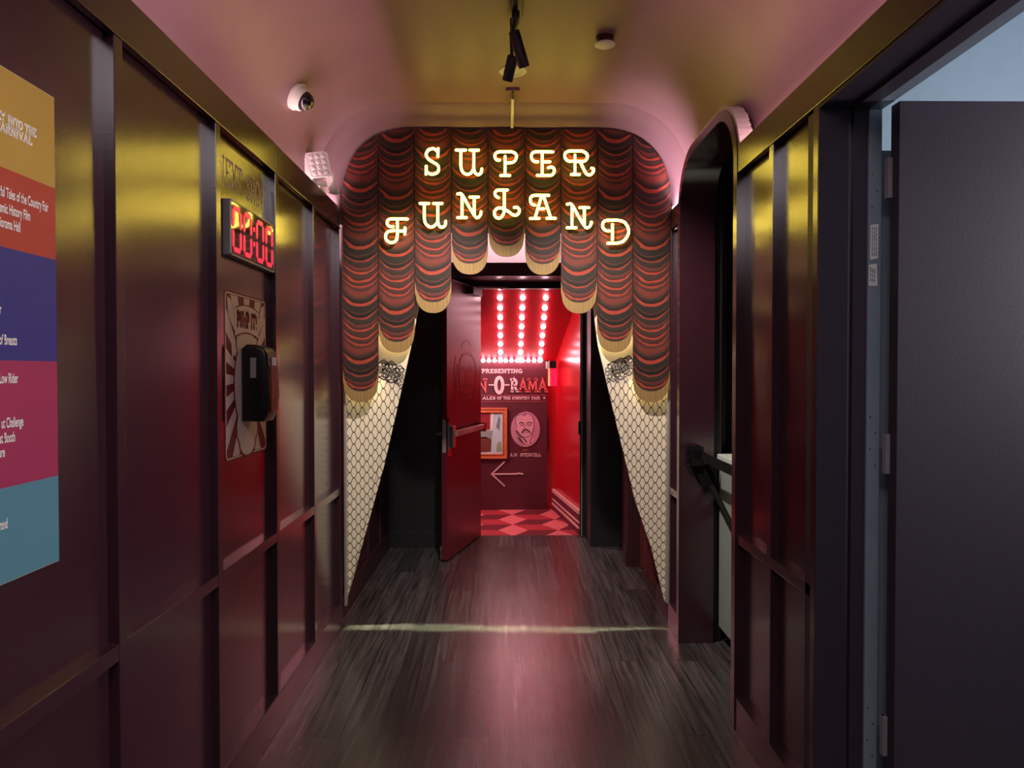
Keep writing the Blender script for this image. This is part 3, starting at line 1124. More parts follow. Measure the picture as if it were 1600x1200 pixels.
tube(b, [dp(dw - .055, -.10, 1.005), dp(dw - .075, -.105, 1.005), dp(dw - .175, -.105, 1.003)], .010, 10)
obj('lever_handle', b, M['chrome'], d1, True)
b = new()
lathe(b, dp(dw + .001, -.023, .985), ddir, [(0, 0), (.013, 0), (.013, .004), (0, .006)], 18)
dbox(b, dw - .0005, dw + .0015, -.038, -.008, .86, 1.12, .0005)
obj('lock_plate', b, M['grey_metal'], d1)
b = new()
cyl(b, dp(dw - .02, -.058, .014), dp(dw - .02, -.058, .10), .009, n=12)
dbox(b, dw - .035, dw - .005, -.066, -.046, .085, .12, .003)
obj('floor_stop', b, M['chrome'], d1)
# dark line drawing on the upper part of the door
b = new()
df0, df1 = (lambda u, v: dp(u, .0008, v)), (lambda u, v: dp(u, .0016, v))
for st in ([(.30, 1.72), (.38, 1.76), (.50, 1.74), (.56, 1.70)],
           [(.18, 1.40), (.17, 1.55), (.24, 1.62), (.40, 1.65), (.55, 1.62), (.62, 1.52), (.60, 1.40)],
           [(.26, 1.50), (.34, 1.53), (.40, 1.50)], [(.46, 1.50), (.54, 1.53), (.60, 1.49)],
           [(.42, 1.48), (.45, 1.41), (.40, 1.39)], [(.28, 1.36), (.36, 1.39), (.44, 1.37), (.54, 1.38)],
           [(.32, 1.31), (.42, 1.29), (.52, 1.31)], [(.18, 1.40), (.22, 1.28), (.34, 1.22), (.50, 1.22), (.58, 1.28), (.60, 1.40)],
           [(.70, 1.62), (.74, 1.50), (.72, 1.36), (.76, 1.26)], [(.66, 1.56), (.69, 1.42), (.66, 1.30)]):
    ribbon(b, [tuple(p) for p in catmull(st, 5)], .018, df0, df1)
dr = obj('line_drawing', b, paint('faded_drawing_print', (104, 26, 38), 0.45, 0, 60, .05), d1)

# ================================================================== RED ROOM
RY = 7.81
# carpet of tumbling-block rhombs
b = new()
s = 0.285
hgt = math.sqrt(3) / 2 * s
X_OFF, Y_OFF = 0.082, 6.80
for ci in range(-5, 5):
    for rj in range(-4, 8):
        cx = X_OFF + ci * 1.5 * s
        cy = Y_OFF + rj * 2 * hgt + (hgt if ci % 2 else 0)
        for mi, q in ((0, [(0, hgt), (s / 2, 0), (0, -hgt), (-s / 2, 0)]),
                      (1, [(s / 2, 0), (1.5 * s, 0), (s, hgt), (0, hgt)]),
                      (2, [(s / 2, 0), (0, -hgt), (s, -hgt), (1.5 * s, 0)])):
            f = b.faces.new([b.verts.new((cx + px, cy + py, 0.0)) for px, py in q])
            f.material_index = mi
for co, no in (((0, 6.586, 0), (0, -1, 0)), ((0, RY + .04, 0), (0, 1, 0)), ((-1.5, 0, 0), (-1, 0, 0)), ((0.9, 0, 0), (1, 0, 0))):
    bmesh.ops.bisect_plane(b, geom=b.verts[:] + b.edges[:] + b.faces[:], plane_co=co, plane_no=no, clear_outer=True)
bmesh.ops.remove_doubles(b, verts=b.verts[:], dist=1e-4)
struct('floor_red_room', b, [M['carpet_light'], M['carpet_mid'], M['carpet_dark']], 'red carpet of tumbling-block diamonds beyond the far doorway', 'carpet')
b = new()
box(b, -1.5, 0.462, RY, RY + .08, 0, 1.75)
tw = struct('wall_graphic', b, M['text_wall'], 'dark maroon lettered wall beyond the far doorway', 'wall')
b = new()
box(b, 0.462, 0.56, RY + .03, RY + .10, 0, 1.75)
vs = [b.verts.new(v) for v in ((.552, RY + .05, 0), (.712, 6.602, 0), (.712, 6.602, 2.5), (.552, RY + .05, 2.5), (.65, RY + .1, 0), (.81, 6.602, 0), (.81, 6.602, 2.5), (.65, RY + .1, 2.5))]
for f in ((0, 1, 2, 3), (4, 7, 6, 5), (0, 4, 5, 1), (2, 6, 7, 3), (1, 5, 6, 2), (0, 3, 7, 4)):
    b.faces.new([vs[i] for i in f])
box(b, -1.6, -1.5, 6.6, RY + .1, 0, 2.5)
struct('wall_red_room', b, M['red_wall'], 'glossy red wall right of the lettered wall, mirroring the bulbs', 'wall')
# sloping red ceiling


def sz(y):
    return 2.262 - 0.552 * (y - 6.65)


b = new()
vs = [b.verts.new((x, y, sz(y) + dz)) for x in (-1.55, .80) for y in (6.56, RY + .1) for dz in (0, .06)]
for f in ((0, 1, 3, 2), (4, 6, 7, 5), (0, 4, 5, 1), (2, 3, 7, 6), (0, 2, 6, 4), (1, 5, 7, 3)):
    b.faces.new([vs[i] for i in f])
struct('ceiling_red_room', b, M['red_ceiling'], 'sloping red ceiling studded with bulbs beyond the far doorway', 'ceiling')

# moulded baseboard along the slanting red wall
bbt = thing('baseboard_red_room', 'stepped pink and maroon baseboard along the red wall', 'baseboard', (.6, 7.2, 0), kind='structure')


def skirt(z0, z1, out, mat, nm):
    bm = new()
    A, B_ = Vector((.548, RY + .03, 0)), Vector((.708, 6.61, 0))
    n = Vector((-(B_ - A).y, (B_ - A).x, 0)).normalized()
    if n.x > 0:
        n = -n
    vs = [bm.verts.new((p + n * w + Vector((0, 0, z)))) for p in (A, B_) for w in (-.002, out) for z in (z0, z1)]
    for f in ((0, 1, 3, 2), (4, 6, 7, 5), (0, 4, 5, 1), (2, 3, 7, 6), (0, 2, 6, 4), (1, 5, 7, 3)):
        bm.faces.new([vs[i] for i in f])
    bmesh.ops.bevel(bm, geom=bm.edges[:], offset=.003, segments=2, affect='EDGES')
    return obj(nm, bm, mat, bbt)


skirt(0.0, 0.05, .030, M['carpet_dark'], 'foot_board')
skirt(0.05, 0.075, .034, M['base_pale'], 'lower_bead')
skirt(0.075, 0.10, .026, M['carpet_dark'], 'lower_board')
skirt(0.10, 0.118, .030, M['base_pale'], 'middle_bead')
skirt(0.118, 0.185, .022, M['carpet_dark'], 'upper_board')
skirt(0.185, 0.222, .032, M['base_pale'], 'cap_moulding')

# ---- bulbs: one built, the rest copied
b = new()
lathe(b, (0, 0, 0), (0, 0, -1), [(0, -.004), (.012, -.004), (.012, .006)] + [(.0255 * math.sin(math.radians(a)), .028 - .0255 * math.cos(math.radians(a))) for a in range(35, 181, 12)], 16)
bulb0 = obj('light_bulb', b, M['bulb'], None, True, origin=(0, 0, 0))
cols = [(-0.040, 'left'), (0.172, 'middle'), (0.387, 'right')]
used = False
for cx, cn in cols:
    for k in range(9):
        y = 6.605 + 0.1465 * k
        o = bulb0 if not used else bulb0.copy()
        if used:
            COL.objects.link(o)
        used = True
        o.location = (cx, y, sz(y) + .004)
        o.rotation_euler = (math.radians(28), 0, 0)
        tag(o, 'round glowing bulb, %s from the doorway in the %s column of the red ceiling' % (ORD[k], cn), 'light bulb', 'bulbs in columns on the red ceiling')
for k in range(11):
    o = bulb0.copy()
    COL.objects.link(o)
    o.location = (-0.226 + 0.0605 * k, RY - .052, 1.638)
    o.rotation_euler = (0, 0, 0)
    o.scale = (.85, .85, .85)
    tag(o, 'glowing bulb, %s from the door in the row above the lettered wall' % ORD[k], 'light bulb', 'bulb row along the top of the lettered wall')

# ---- lettering on the graphic wall
F = onwall_back(RY, .004)
t = thing('title_lettering', 'pale and coral title lettering on the dark maroon wall', 'lettering', (0.1, RY - .004, 1.3), kind=None)
b = new()
slab_text(b, 'PRESENTING', -0.245, 0.197, 1.478, 0.046, .20, F)
obj('top_line', b, M['pink_text'], t)
b = new()
slab_text(b, 'ALES', -0.236, -0.095, 1.193, 0.034, .22, F)
obj('lower_line', b, M['pink_text'], t)
b = new()
slab_text(b, 'OF THE COUNTRY FAIR', -0.077, 0.385, 1.193, 0.034, .22, F)
obj('lower_line', b, M['pink_text'], t)
b = new()
sx, szz = .432, 1.211
star = [(sx + (.017 if i % 2 == 0 else .007) * math.sin(i * PI / 5), szz + (.017 if i % 2 == 0 else .007) * math.cos(i * PI / 5)) for i in range(10)]
prism(b, star, *F)
obj('star', b, M['pink_text'], t)
b = new()
for z in (1.240, 1.172):
    ribbon(b, [(-.30, z), (.455, z)], .003, *F)
obj('ruled_line', b, M['coral_text'], t)
FS = onwall_back(RY, .006)
BIG = [('N', -.30, -.178, 1.272, .150, 'coral_text'), ('R', .066, .150, 1.272, .150, 'pink_text'), ('A', .156, .248, 1.272, .150, 'coral_text'), ('M', .252, .360, 1.272, .150, 'coral_text'), ('A', .364, .462, 1.272, .150, 'coral_text')]
sh = new()
FD = onwall_back(RY, .002)
for c, u0, u1, v0, h, mt in BIG:
    slab_text(sh, c, u0 - .008, u1 - .008, v0 - .014, h, .17, FD)
ribbon(sh, [(p[0] - .008, p[1] - .016) for p in ARC(-.055, 1.347, .042, .075, 0, 360, 30)[:-1]], .034, FD[0], FD[1], True)
obj('drop_shape', sh, M['shadow_text'], t)
for c, u0, u1, v0, h, mt in BIG:
    if mt == 'coral_text':
        b = new()
        slab_text(b, c, u0, u1, v0, h, .17, FS)
        obj('coral_letter', b, M['coral_text'], t)
b = new()
slab_text(b, 'R', .066, .150, 1.272, .150, .17, FS)
ribbon(b, ARC(-.055, 1.350, .038, .082, 0, 360, 30)[:-1], .036, FS[0], FS[1], True)
ribbon(b, [(-.168, 1.352), (-.112, 1.352)], .014, *FS)
ribbon(b, [(.004, 1.352), (.056, 1.352)], .014, *FS)
obj('pale_letters', b, M['pink_text'], t)

# framed picture
fp = thing('framed_picture', 'orange gilt framed picture half hidden behind the open far door', 'picture', (-.14, RY - .01, .56))
fx0, fx1, fz0, fz1 = -.36, .030, .556, 1.104
b = new()
for w0, w1, th in ((0, .016, .030), (.016, .040, .022), (.040, .052, .028)):
    box(b, fx0 + w0, fx0 + w1, RY - th, RY, fz0 + w0, fz1 - w0, .002)
    box(b, fx1 - w1, fx1 - w0, RY - th, RY, fz0 + w0, fz1 - w0, .002)
    box(b, fx0 + w1, fx1 - w1, RY - th, RY, fz0 + w0, fz0 + w1, .002)
    box(b, fx0 + w1, fx1 - w1, RY - th, RY, fz1 - w1, fz1 - w0, .002)
obj('frame', b, M['frame_gold'], fp)
b = new()
box(b, fx0 + .05, fx1 - .05, RY - .010, RY, fz0 + .05, fz1 - .05)
pic = obj('picture_print', b, M['glass_img'], fp)
for nm, mt, q in (('red_drape', 'red_img', [(-.31, .87), (-.155, .87), (-.15, 1.05), (-.31, 1.05)]),
                  ('pale_stripe', 'cream', [(-.15, .86), (-.13, .86), (-.115, 1.05), (-.145, 1.05)]),
                  ('grey_pane', 'counter', [(-.31, .78), (-.135, .77), (-.125, .86), (-.31, .865)]),
                  ('brown_cabinet', 'brown_img', [(-.31, .625), (-.145, .63), (-.14, .765), (-.20, .79), (-.31, .785)]),
                  ('green_patch', 'green_img', [(-.09, .63), (-.03, .63), (-.035, .74), (-.075, .73)]),
                  ('blue_shape', 'blue_grey', [(-.09, .90), (-.055, .86), (-.04, .98), (-.06, 1.02)])):
    b = new()
    prism(b, q, lambda u, v: (u, RY - .010, v), lambda u, v: (u, RY - .0115, v))
    obj(nm, b, M[mt], pic)

# portrait medallion
pm = thing('portrait_medallion', 'oval dusty pink portrait of a moustached man on the dark wall', 'portrait', (.228, RY - .006, .68))
el = [(.228 + .158 * math.cos(2 * PI * i / 48), .872 + .192 * math.sin(2 * PI * i / 48)) for i in range(48)]
b = new()
prism(b, el, lambda u, v: (u, RY, v), lambda u, v: (u, RY - .008, v))
obj('oval_plaque', b, M['medal'], pm)
P = lambda x, y: (.228 + (x - 342) / 97 * .158 * 1.0, .872 - (y - 462) / 113 * .192)
hd = [(285, 440), (276, 405), (290, 370), (320, 358), (345, 362), (372, 366), (392, 392), (398, 430), (392, 470), (375, 500), (350, 512), (318, 505), (296, 480)]
b = new()
prism(b, [P(*p) for p in hd], lambda u, v: (u, RY - .008, v), lambda u, v: (u, RY - .0088, v))
prism(b, [P(*p) for p in [(300, 490), (340, 512), (384, 498), (400, 520), (378, 560), (330, 556)]], lambda u, v: (u, RY - .008, v), lambda u, v: (u, RY - .0087, v))
obj('face_print', b, paint('pale_rose_print', (228, 168, 180), .55, 0, 60, .04), pm)
b = new()
f0, f1 = (lambda u, v: (u, RY - .0085, v)), (lambda u, v: (u, RY - .0098, v))
for st, w in (([(285, 445), (276, 405), (288, 368), (318, 352), (342, 364), (375, 366), (395, 395), (399, 440), (388, 482), (352, 512), (315, 502), (290, 470)], .005),
              ([(300, 424), (315, 418), (332, 424)], .010), ([(350, 424), (368, 417), (386, 424)], .010),
              ([(304, 432), (318, 436), (330, 431)], .006), ([(352, 431), (368, 436), (382, 430)], .006),
              ([(338, 430), (334, 452), (345, 460)], .005),
              ([(318, 486), (330, 468), (344, 464), (358, 468), (372, 484)], .014), ([(330, 482), (345, 478), (360, 482)], .006),
              ([(290, 375), (315, 366), (340, 378)], .006), ([(330, 355), (345, 366), (330, 372)], .005), ([(278, 470), (300, 500), (330, 520), (352, 545)], .012),
              ([(290, 510), (312, 540), (340, 556)], .008), ([(392, 500), (372, 540), (385, 556)], .006), ([(300, 515), (325, 545)], .010)):
    ribbon(b, [P(*tuple(p)[:2]) for p in catmull(st, 4)], w, f0, f1)
obj('line_print', b, M['ink'], pm)
nl = thing('name_lettering', 'small pale pink name lettering under the portrait', 'lettering', (.228, RY - .004, .57))
b = new()
slab_text(b, 'A.W.', .062, .150, .577, .036, .20, F)
obj('initials', b, M['pink_text'], nl)
b = new()
slab_text(b, 'STENCELL', .172, .396, .577, .036, .20, F)
obj('surname', b, M['pink_text'], nl)
b = new()
slab_text(b, 'BY', .206, .250, .633, .022, .20, F)
obj('by_line', b, M['coral_text'], nl)
b = new()
for st in ([(-.132, .387), (.13, .388), (.16, .396), (.205, .386)], [(.006, .525), (-.136, .387), (.006, .255)]):
    ribbon(b, st, .014, lambda u, v: (u, RY, v), lambda u, v: (u, RY - .010, v))
tag(obj('arrow_sign', b, M['pink_text']), 'pale pink arrow pointing left, low on the dark maroon wall', 'arrow')

# exit sign on the red strip, and slot plate
ex = thing('exit_sign', 'glowing red edge-lit exit sign at the top of the red wall', 'sign', (.50, 7.62, 1.4))
b = new()
box(b, .44, .475, 7.58, 7.66, 1.525, 1.60, .003)
obj('bracket', b, M['white'], ex)
b = new()
box(b, .475, .545, 7.59, 7.66, 1.530, 1.61, .003)
obj('housing', b, M['matte_black'], ex)
b = new()
box(b, .488, .556, 7.615, 7.625, 1.345, 1.530, .002)
obj('panel', b, M['exit_red'], ex)
b = new()
box(b, .462, .482, 7.612, 7.628, 1.345, 1.530, .002)
obj('lit_edge', b, M['exit_edge'], ex)
b = new()
box(b, .472, .484, RY + .018, RY + .032, .62, .985, .002)
tag(obj('pull_handle', b, M['carpet_dark']), 'thin dark vertical pull on the narrow red strip beside the lettered wall', 'handle')

# ================================================================== CURTAIN BOARDS
PXM = 4.2 / 1130.0
bounds = [(x - 788) * PXM for x in (537, 592.5, 649, 706, 763, 820, 876, 932.5, 988.5, 1047)]
hems = [1.5 - (y - 580) * PXM - 0.004 for y in (627, 550, 488.5, 428.5, 401, 429, 489, 549.5, 627)]


def ztop(x):
    dx = abs(x - CX)
    if dx <= CA - CR:
        return CT
    return CT - CR + math.sqrt(max(0, CR * CR - min(CR, dx - (CA - CR)) ** 2))


for i in range(9):
    x0, x1 = bounds[i] + .0015, bounds[i + 1] - .0015
    xc, hw = (x0 + x1) / 2, (x1 - x0) / 2
    zb, hh, n = hems[i], 0.122, 24
    Yf = 4.188 + (0.004 if i % 2 else 0.0)

    def hem(u, lift=0.0):
        return zb + lift + hh * (1 - (1 - abs(u) ** 2.35) ** (1 / 2.0))
    side = ['first', 'second', 'third', 'fourth', 'middle', 'fourth', 'third', 'second', 'first'][i]
    where = 'hanging at the centre under the letter L' if i == 4 else ('%s from the %s wall' % (side, 'left' if i < 4 else 'right'))
    lab = 'red swagged curtain board with gold fringe, ' + where
    root = thing('curtain_board', lab, 'curtain', (xc, Yf, zb), 'scalloped curtain boards over the doorway')
    us = [-1 + 2 * k / n for k in range(n + 1)]
    FR = 0.062
    low = [(xc + u * hw, hem(u, FR)) for u in us]
    xt = [xc + hw - 2 * hw * k / n for k in range(n + 1)]
    top = [(x, ztop(x)) for x in xt]
    b = new()
    prism(b, low + top, lambda u, v: (u, Yf, v), lambda u, v: (u, Yf + .012, v))
    obj('swagged_drape', b, M['swag'], root)
    b = new()
    ob = [(xc + u * hw, hem(u)) for u in us] + low[::-1]
    prism(b, ob, lambda u, v: (u, Yf - .001, v), lambda u, v: (u, Yf + .012, v))
    obj('gold_fringe', b, M['gold'], root)

# fishnet leg board behind the drapes
lb = thing('fishnet_board', 'cream cut-out board printed with fishnet stockings and lace garters framing the doorway', 'board', (CX, 4.26, .12))
YB = 4.252
out = curtain_outline(0.125, -.002)
inner = [(.950, .135), (.870, .455), (.773, .735), (.648, 1.245), (.599, 1.452), (.551, 1.650), (.520, 1.890), (.440, 2.31), (-.415, 2.31), (-.498, 1.890), (-.549, 1.640), (-.594, 1.437), (-.707, .947), (-.846, .447), (-.934, .125)]
pts = out + [(out[-1][0], .135)] + inner[0:]
b = new()
prism(b, out[:-1] + [(CX + CA - .002, .135)] + inner, lambda u, v: (u, YB, v), lambda u, v: (u, YB + .018, v))
obj('stocking_print', b, M['fishnet'], lb, origin=None)
# lace garters: rosettes drawn with black strokes
for cen, edge in (([(-.711, 1.509), (-.666, 1.496), (-.617, 1.475)], ((-.549, 1.640), (-.594, 1.437), 1)),
                  ([(.6375, 1.498), (.681, 1.514), (.727, 1.533)], ((.551, 1.650), (.599, 1.452), -1))):
    b = new()
    g0, g1 = (lambda u, v: (u, YB - .0004, v)), (lambda u, v: (u, YB - .0016, v))
    for k, (cx, cz) in enumerate(cen):
        R = .046 if k == 1 else .042
        for rr, w in ((R * .16, .008), (R * .40, .004)):
            ribbon(b, ARC(cx, cz, rr, rr, 0, 360, 20)[:-1], w, g0, g1, True)
        for j in range(9):
            a = j * 40 + 12 * k
            ca, sa = math.cos(math.radians(a)), math.sin(math.radians(a))
            ribbon(b, ARC(cx + ca * R * .80, cz + sa * R * .80, R * .26, R * .28, 0, 360, 12)[:-1], .0036, g0, g1, True)
        ribbon(b, [(cx - R * .8, cz + R * .9), (cx + .006, cz + R * 1.42), (cx + R * .8, cz + R * .8)], .005, g0, g1)
        ribbon(b, [(cx - R * .8, cz - R * .9), (cx + .004, cz - R * 1.4), (cx + R * .8, cz - R * .95)], .005, g0, g1)
    (xa, za), (xb, zb_), sg = edge
    nrm = Vector((za - zb_, 0, xb - xa)) * sg
    bmesh.ops.bisect_plane(b, geom=b.verts[:] + b.edges[:] + b.faces[:], plane_co=(xa - .004 * sg, 0, za), plane_no=nrm, clear_outer=True)
    obj('lace_garter', b, M['lace'], lb)
b = new()
box(b, CX - CA - .002, CX - CA + .010, YB - .035, YB - .001, .125, 2.35, .001)
obj('edge_channel', b, M['trim_grey'], lb)
b = new()
box(b, CX + CA - .010, CX + CA + .002, YB - .035, YB - .001, .135, 2.35, .001)
obj('edge_channel', b, M['trim_grey'], lb)

# ================================================================== NEON LETTERS
NY = 4.150
NK = 4.150 / 1130.0


def z7(p):
    return (590 + p[0] / 6.315, 210 + p[1] / 6.316)


def z8(p):
    return (790 + p[0] / 6.314, 210 + p[1] / 6.316)


def pxl(p):
    return p


LET = [
    ('S', 'letter S of the upper word', z7, [[(601, 185), (575, 158), (545, 150), (505, 165), (485, 205), (500, 245), (545, 278), (590, 305), (608, 340), (595, 380), (545, 400), (505, 388), (484, 362)], [(603, 150), (599, 228)], [(485, 322), (483, 400)]]),
    ('U', 'letter U of the upper word', z7, [[(778, 163), (872, 163)], [(825, 163), (825, 250), (826, 330), (845, 380), (885, 400), (925, 385), (950, 345)], [(952, 163), (952, 260), (952, 345), (965, 385), (995, 402), (1022, 385), (1030, 347)], [(912, 163), (998, 163)]]),
    ('P', 'letter P of the upper word', pxl, [[(780.8, 251.3), (776, 250.6), (773.5, 246.5), (774.5, 241), (780, 238.3), (790, 238.2), (800, 238.3), (806, 242), (806.6, 248), (803, 253.5), (797, 255.2), (789.5, 255.2)], [(789.3, 245.5), (789.3, 275)], [(782.3, 275), (796.5, 275)]]),
    ('E', 'letter E of the upper word', z8, [[(318, 275), (280, 270), (255, 240), (258, 200), (290, 178), (370, 177), (465, 178)], [(360, 178), (360, 408)], [(360, 275), (435, 275)], [(310, 408), (430, 408), (465, 395), (480, 362), (470, 335), (445, 325), (420, 333)]]),
    ('R', 'letter R of the upper word', z8, [[(655, 268), (615, 265), (585, 235), (585, 195), (620, 170), (690, 168), (755, 170), (800, 200), (800, 240), (770, 268), (690, 270)], [(682, 210), (682, 395)], [(645, 398), (725, 398)], [(735, 275), (765, 340), (795, 390), (830, 402), (860, 375), (865, 345), (845, 335)]]),
    ('F', 'letter F starting the lower word', z7, [[(160, 912), (120, 908), (100, 880), (110, 848), (140, 838), (220, 837), (300, 838)], [(200, 838), (200, 920), (199, 1000), (185, 1050), (140, 1070), (95, 1045), (85, 1000), (110, 962), (170, 950)], [(200, 955), (275, 955)], [(276, 925), (274, 985)]]),
    ('U', 'letter U of the lower word', z7, [[(423, 685), (510, 685)], [(465, 685), (465, 760), (466, 830), (480, 885), (520, 915), (560, 908), (594, 868)], [(555, 685), (640, 685)], [(598, 685), (598, 780), (598, 860), (612, 905), (640, 918), (668, 900), (675, 860)]]),
    ('N', 'first letter N of the lower word, between U and L', z7, [[(792, 592), (832, 594), (890, 692), (955, 800), (985, 825), (1015, 800), (1022, 765)], [(835, 600), (835, 820)], [(792, 823), (878, 823)], [(955, 625), (955, 800)], [(912, 622), (998, 622)]]),
    ('L', 'letter L at the middle of the lower word', pxl, [[(779.2, 309.4), (774.6, 306.6), (773.7, 301.2), (777.6, 297.6), (784, 297.2), (793, 297.4)], [(788, 297.4), (788, 310), (788, 325), (787, 334), (782, 340.5), (775.5, 340), (772.5, 334), (774.5, 328), (780, 325), (787, 326.5), (794, 330.5), (803, 336.5), (809.5, 334.5), (811.4, 328.5), (808.5, 324.3), (803.5, 324.4)]]),
    ('A', 'letter A of the lower word', z8, [[(290, 700), (255, 685), (242, 645), (260, 610), (300, 603), (360, 603), (425, 603)], [(355, 605), (290, 825)], [(242, 830), (330, 830)], [(372, 605), (445, 825)], [(405, 828), (490, 828)], [(315, 735), (378, 735)]]),
    ('N', 'second letter N of the lower word, between A and D', z8, [[(605, 690), (650, 692), (710, 794), (775, 900), (800, 920), (830, 905), (845, 865)], [(653, 695), (653, 915)], [(605, 920), (695, 920)], [(775, 720), (775, 900)], [(730, 722), (820, 722)]]),
    ('D', 'letter D ending the lower word', z8, [[(1020, 950), (985, 945), (958, 915), (960, 870), (990, 848), (1045, 845), (1100, 845), (1170, 865), (1210, 930), (1205, 990), (1160, 1050), (1100, 1070), (1050, 1072), (1005, 1072)], [(1052, 885), (1052, 1040)]]),
]
for ch, lab, fn, strokes in LET:
    W = []
    for st in strokes:
        W.append([((fn(p)[0] - 788) * NK, NY, 1.5 + (580 - fn(p)[1]) * NK - .003) for p in st])
    allp = [p for st in W for p in st]
    cx = sum(p[0] for p in allp) / len(allp)
    cz = min(p[2] for p in allp)
    root = thing('neon_letter', 'glowing yellow neon ' + lab, 'neon letter', (cx, NY, cz), 'neon sign letters on the curtain boards')
    b = new()
    for st in W:
        tube(b, catmull(st, 6) if len(st) > 2 else [Vector(p) for p in st], .0076, 12)
    obj('glass_tube', b, M['neon'], root, True)
    for st in W:
        b = new()
        q = [(v[0], v[2]) for v in (catmull(st, 6) if len(st) > 2 else st)]
        ribbon(b, q, .0135, lambda u, v: (u, NY + .007, v), lambda u, v: (u, NY + .012, v))
        obj('tube_light_shield', b, M['white'], root)  # backing added to hold tube light off the curtain boards
    for st in W[:2]:
        b = new()
        p = st[len(st) // 2] if len(st) > 2 else st[0]
        cyl(b, (p[0], NY + .006, p[2]), (p[0], 4.190, p[2]), .004, n=8)
        obj('standoff', b, M['matte_black'], root)

# ================================================================== LEFT WALL OBJECTS
# ---- directory poster
PX = PL + .0005
po = thing('directory_poster', 'tall directory poster in five colour bands at the left edge', 'poster', (PX, 1.40, 1.085))
b = new()
box(b, PX, PX + .005, 1.212, 1.584, 1.086, 2.091, .001)
obj('backing_board', b, M['poster_edge'], po)
zb = [2.0895, 1.895, 1.741, 1.521, 1.273, 1.0875]
for k, (nm, mt) in enumerate((('ochre_band', 'poster_gold'), ('brick_red_band', 'poster_red'), ('navy_band', 'poster_blue'), ('raspberry_band', 'poster_pink'), ('teal_band', 'poster_teal'))):
    b = new()
    box(b, PX + .005, PX + .0056, 1.2135, 1.5825, zb[k + 1], zb[k])
    obj(nm, b, M[mt], po)
XF = PX + .0056
FL = ((lambda u, v: (XF, u, v)), (lambda u, v: (XF + .0006, u, v)))
b = new()
slab_text(b, 'JOURNEY INTO THE', 1.343, 1.521, 1.984, .0185, .17, FL, .04)
slab_text(b, 'C', 1.378, 1.392, 1.9635, .0185, .17, FL, .04)
slab_text(b, 'CARNIVAL', 1.400, 1.507, 1.9635, .0185, .17, FL, .04)
obj('heading_text', b, M['poster_text'], po)
basis = lambda u, v, w: (XF + w, u, v)
for txt, end, base in (('ful Tales of the Country Fair', 1.557, 1.839), ('amic History Film', 1.4975, 1.808), ('Diorama Hall', 1.467, 1.779),
                       ('ser', 1.4095, 1.611), ('of Breasts', 1.453, 1.552), ('Low Rider', 1.455, 1.477), ('ut Challenge', 1.469, 1.390), ('st Booth', 1.444, 1.361), ('ure', 1.414, 1.334), ('rand', 1.419, 1.194)):
    b = new()
    font_text(b, txt, end, base, .0195, .455, basis)
    obj('listing_text', b, M['poster_text'], po)

# ---- NEXT SHOW lettering
b = new()
FN = onwall_left(PL, .0004)
slab_text(b, 'NEXT', 2.492, 2.725, 2.150, .102, .095, FN, .06)
slab_text(b, 'SHOW', 2.768, 2.985, 2.150, .102, .095, FN, .06)
tag(obj('wall_lettering', b, M['tan_print']), 'faded tan NEXT SHOW lettering above the red digital clock', 'lettering')

# ---- countdown clock
ck = thing('digital_clock', 'grey box clock with red glowing 00:00 digits on the left wall', 'clock', (PL, 2.77, 1.906))
b = new()
box(b, PL, -.9525, 2.53, 3.008, 1.906, 2.100, .002)
obj('casing', b, M['grey_metal'], ck)
b = new()
for a, c, d, e in ((2.53, 3.008, 1.906, 1.911), (2.53, 3.008, 2.095, 2.100), (2.53, 2.536, 1.906, 2.10), (3.002, 3.008, 1.906, 2.10)):
    box(b, -.9525, -.9495, a, c, d, e)
obj('bezel', b, M['white'], ck)
b = new()
box(b, -.9526, -.9515, 2.536, 3.002, 1.911, 2.095)
obj('display', b, M['display'], ck)


def seg(bm, y0, z0, y1, z1, w):
    d = Vector((y1 - y0, z1 - z0)).normalized()
    n = Vector((-d.y, d.x)) * w / 2
    e = d * w / 2
    q = [(y0, z0), (y0 + e.x + n.x, z0 + e.y + n.y), (y1 - e.x + n.x, z1 - e.y + n.y), (y1, z1), (y1 - e.x - n.x, z1 - e.y - n.y), (y0 + e.x - n.x, z0 + e.y - n.y)]
    prism(bm, q, lambda u, v: (-.9515, u, v), lambda u, v: (-.9495, u, v))


for y0 in (2.556, 2.664, 2.800, 2.908):
    b = new()
    y1, za, zm, zc, w = y0 + .072, 1.930, 2.003, 2.076, .017
    g = .004
    for q in ((y0 + g, zc, y1 - g, zc), (y0, zm + g, y0, zc - g), (y1, zm + g, y1, zc - g), (y0, za + g, y0, zm - g), (y1, za + g, y1, zm - g), (y0 + g, za, y1 - g, za)):
        seg(b, *q, w)
    obj('digit', b, M['digit'], ck)
b = new()
for z in (1.975, 2.030):
    box(b, -.9515, -.9495, 2.760, 2.776, z, z + .016)
obj('colon', b, M['digit'], ck)

# ---- PUMP IT sticker
st_ = thing('wall_sticker', 'red and cream sunburst PUMP IT! sticker behind the black dispenser', 'sticker', (PL, 2.757, 1.178))
U0, U1, V0, V1 = 2.538, 2.976, 1.178, 1.788


def rrect(u0, u1, v0, v1, r, n=6):
    p = []
    for cx, cy, a in ((u1 - r, v0 + r, -90), (u1 - r, v1 - r, 0), (u0 + r, v1 - r, 90), (u0 + r, v0 + r, 180)):
        p += [(cx + r * math.cos(math.radians(a + 90 * i / n)), cy + r * math.sin(math.radians(a + 90 * i / n))) for i in range(n + 1)]
    return p


def lay(k):
    return (lambda u, v: (PL + .0003 + .0006 * k, u, v)), (lambda u, v: (PL + .0003 + .0006 * (k + 1), u, v))


b = new()
prism(b, rrect(U0, U1, V0, V1, .024), *lay(0))
obj('backing', b, M['red_print'], st_)


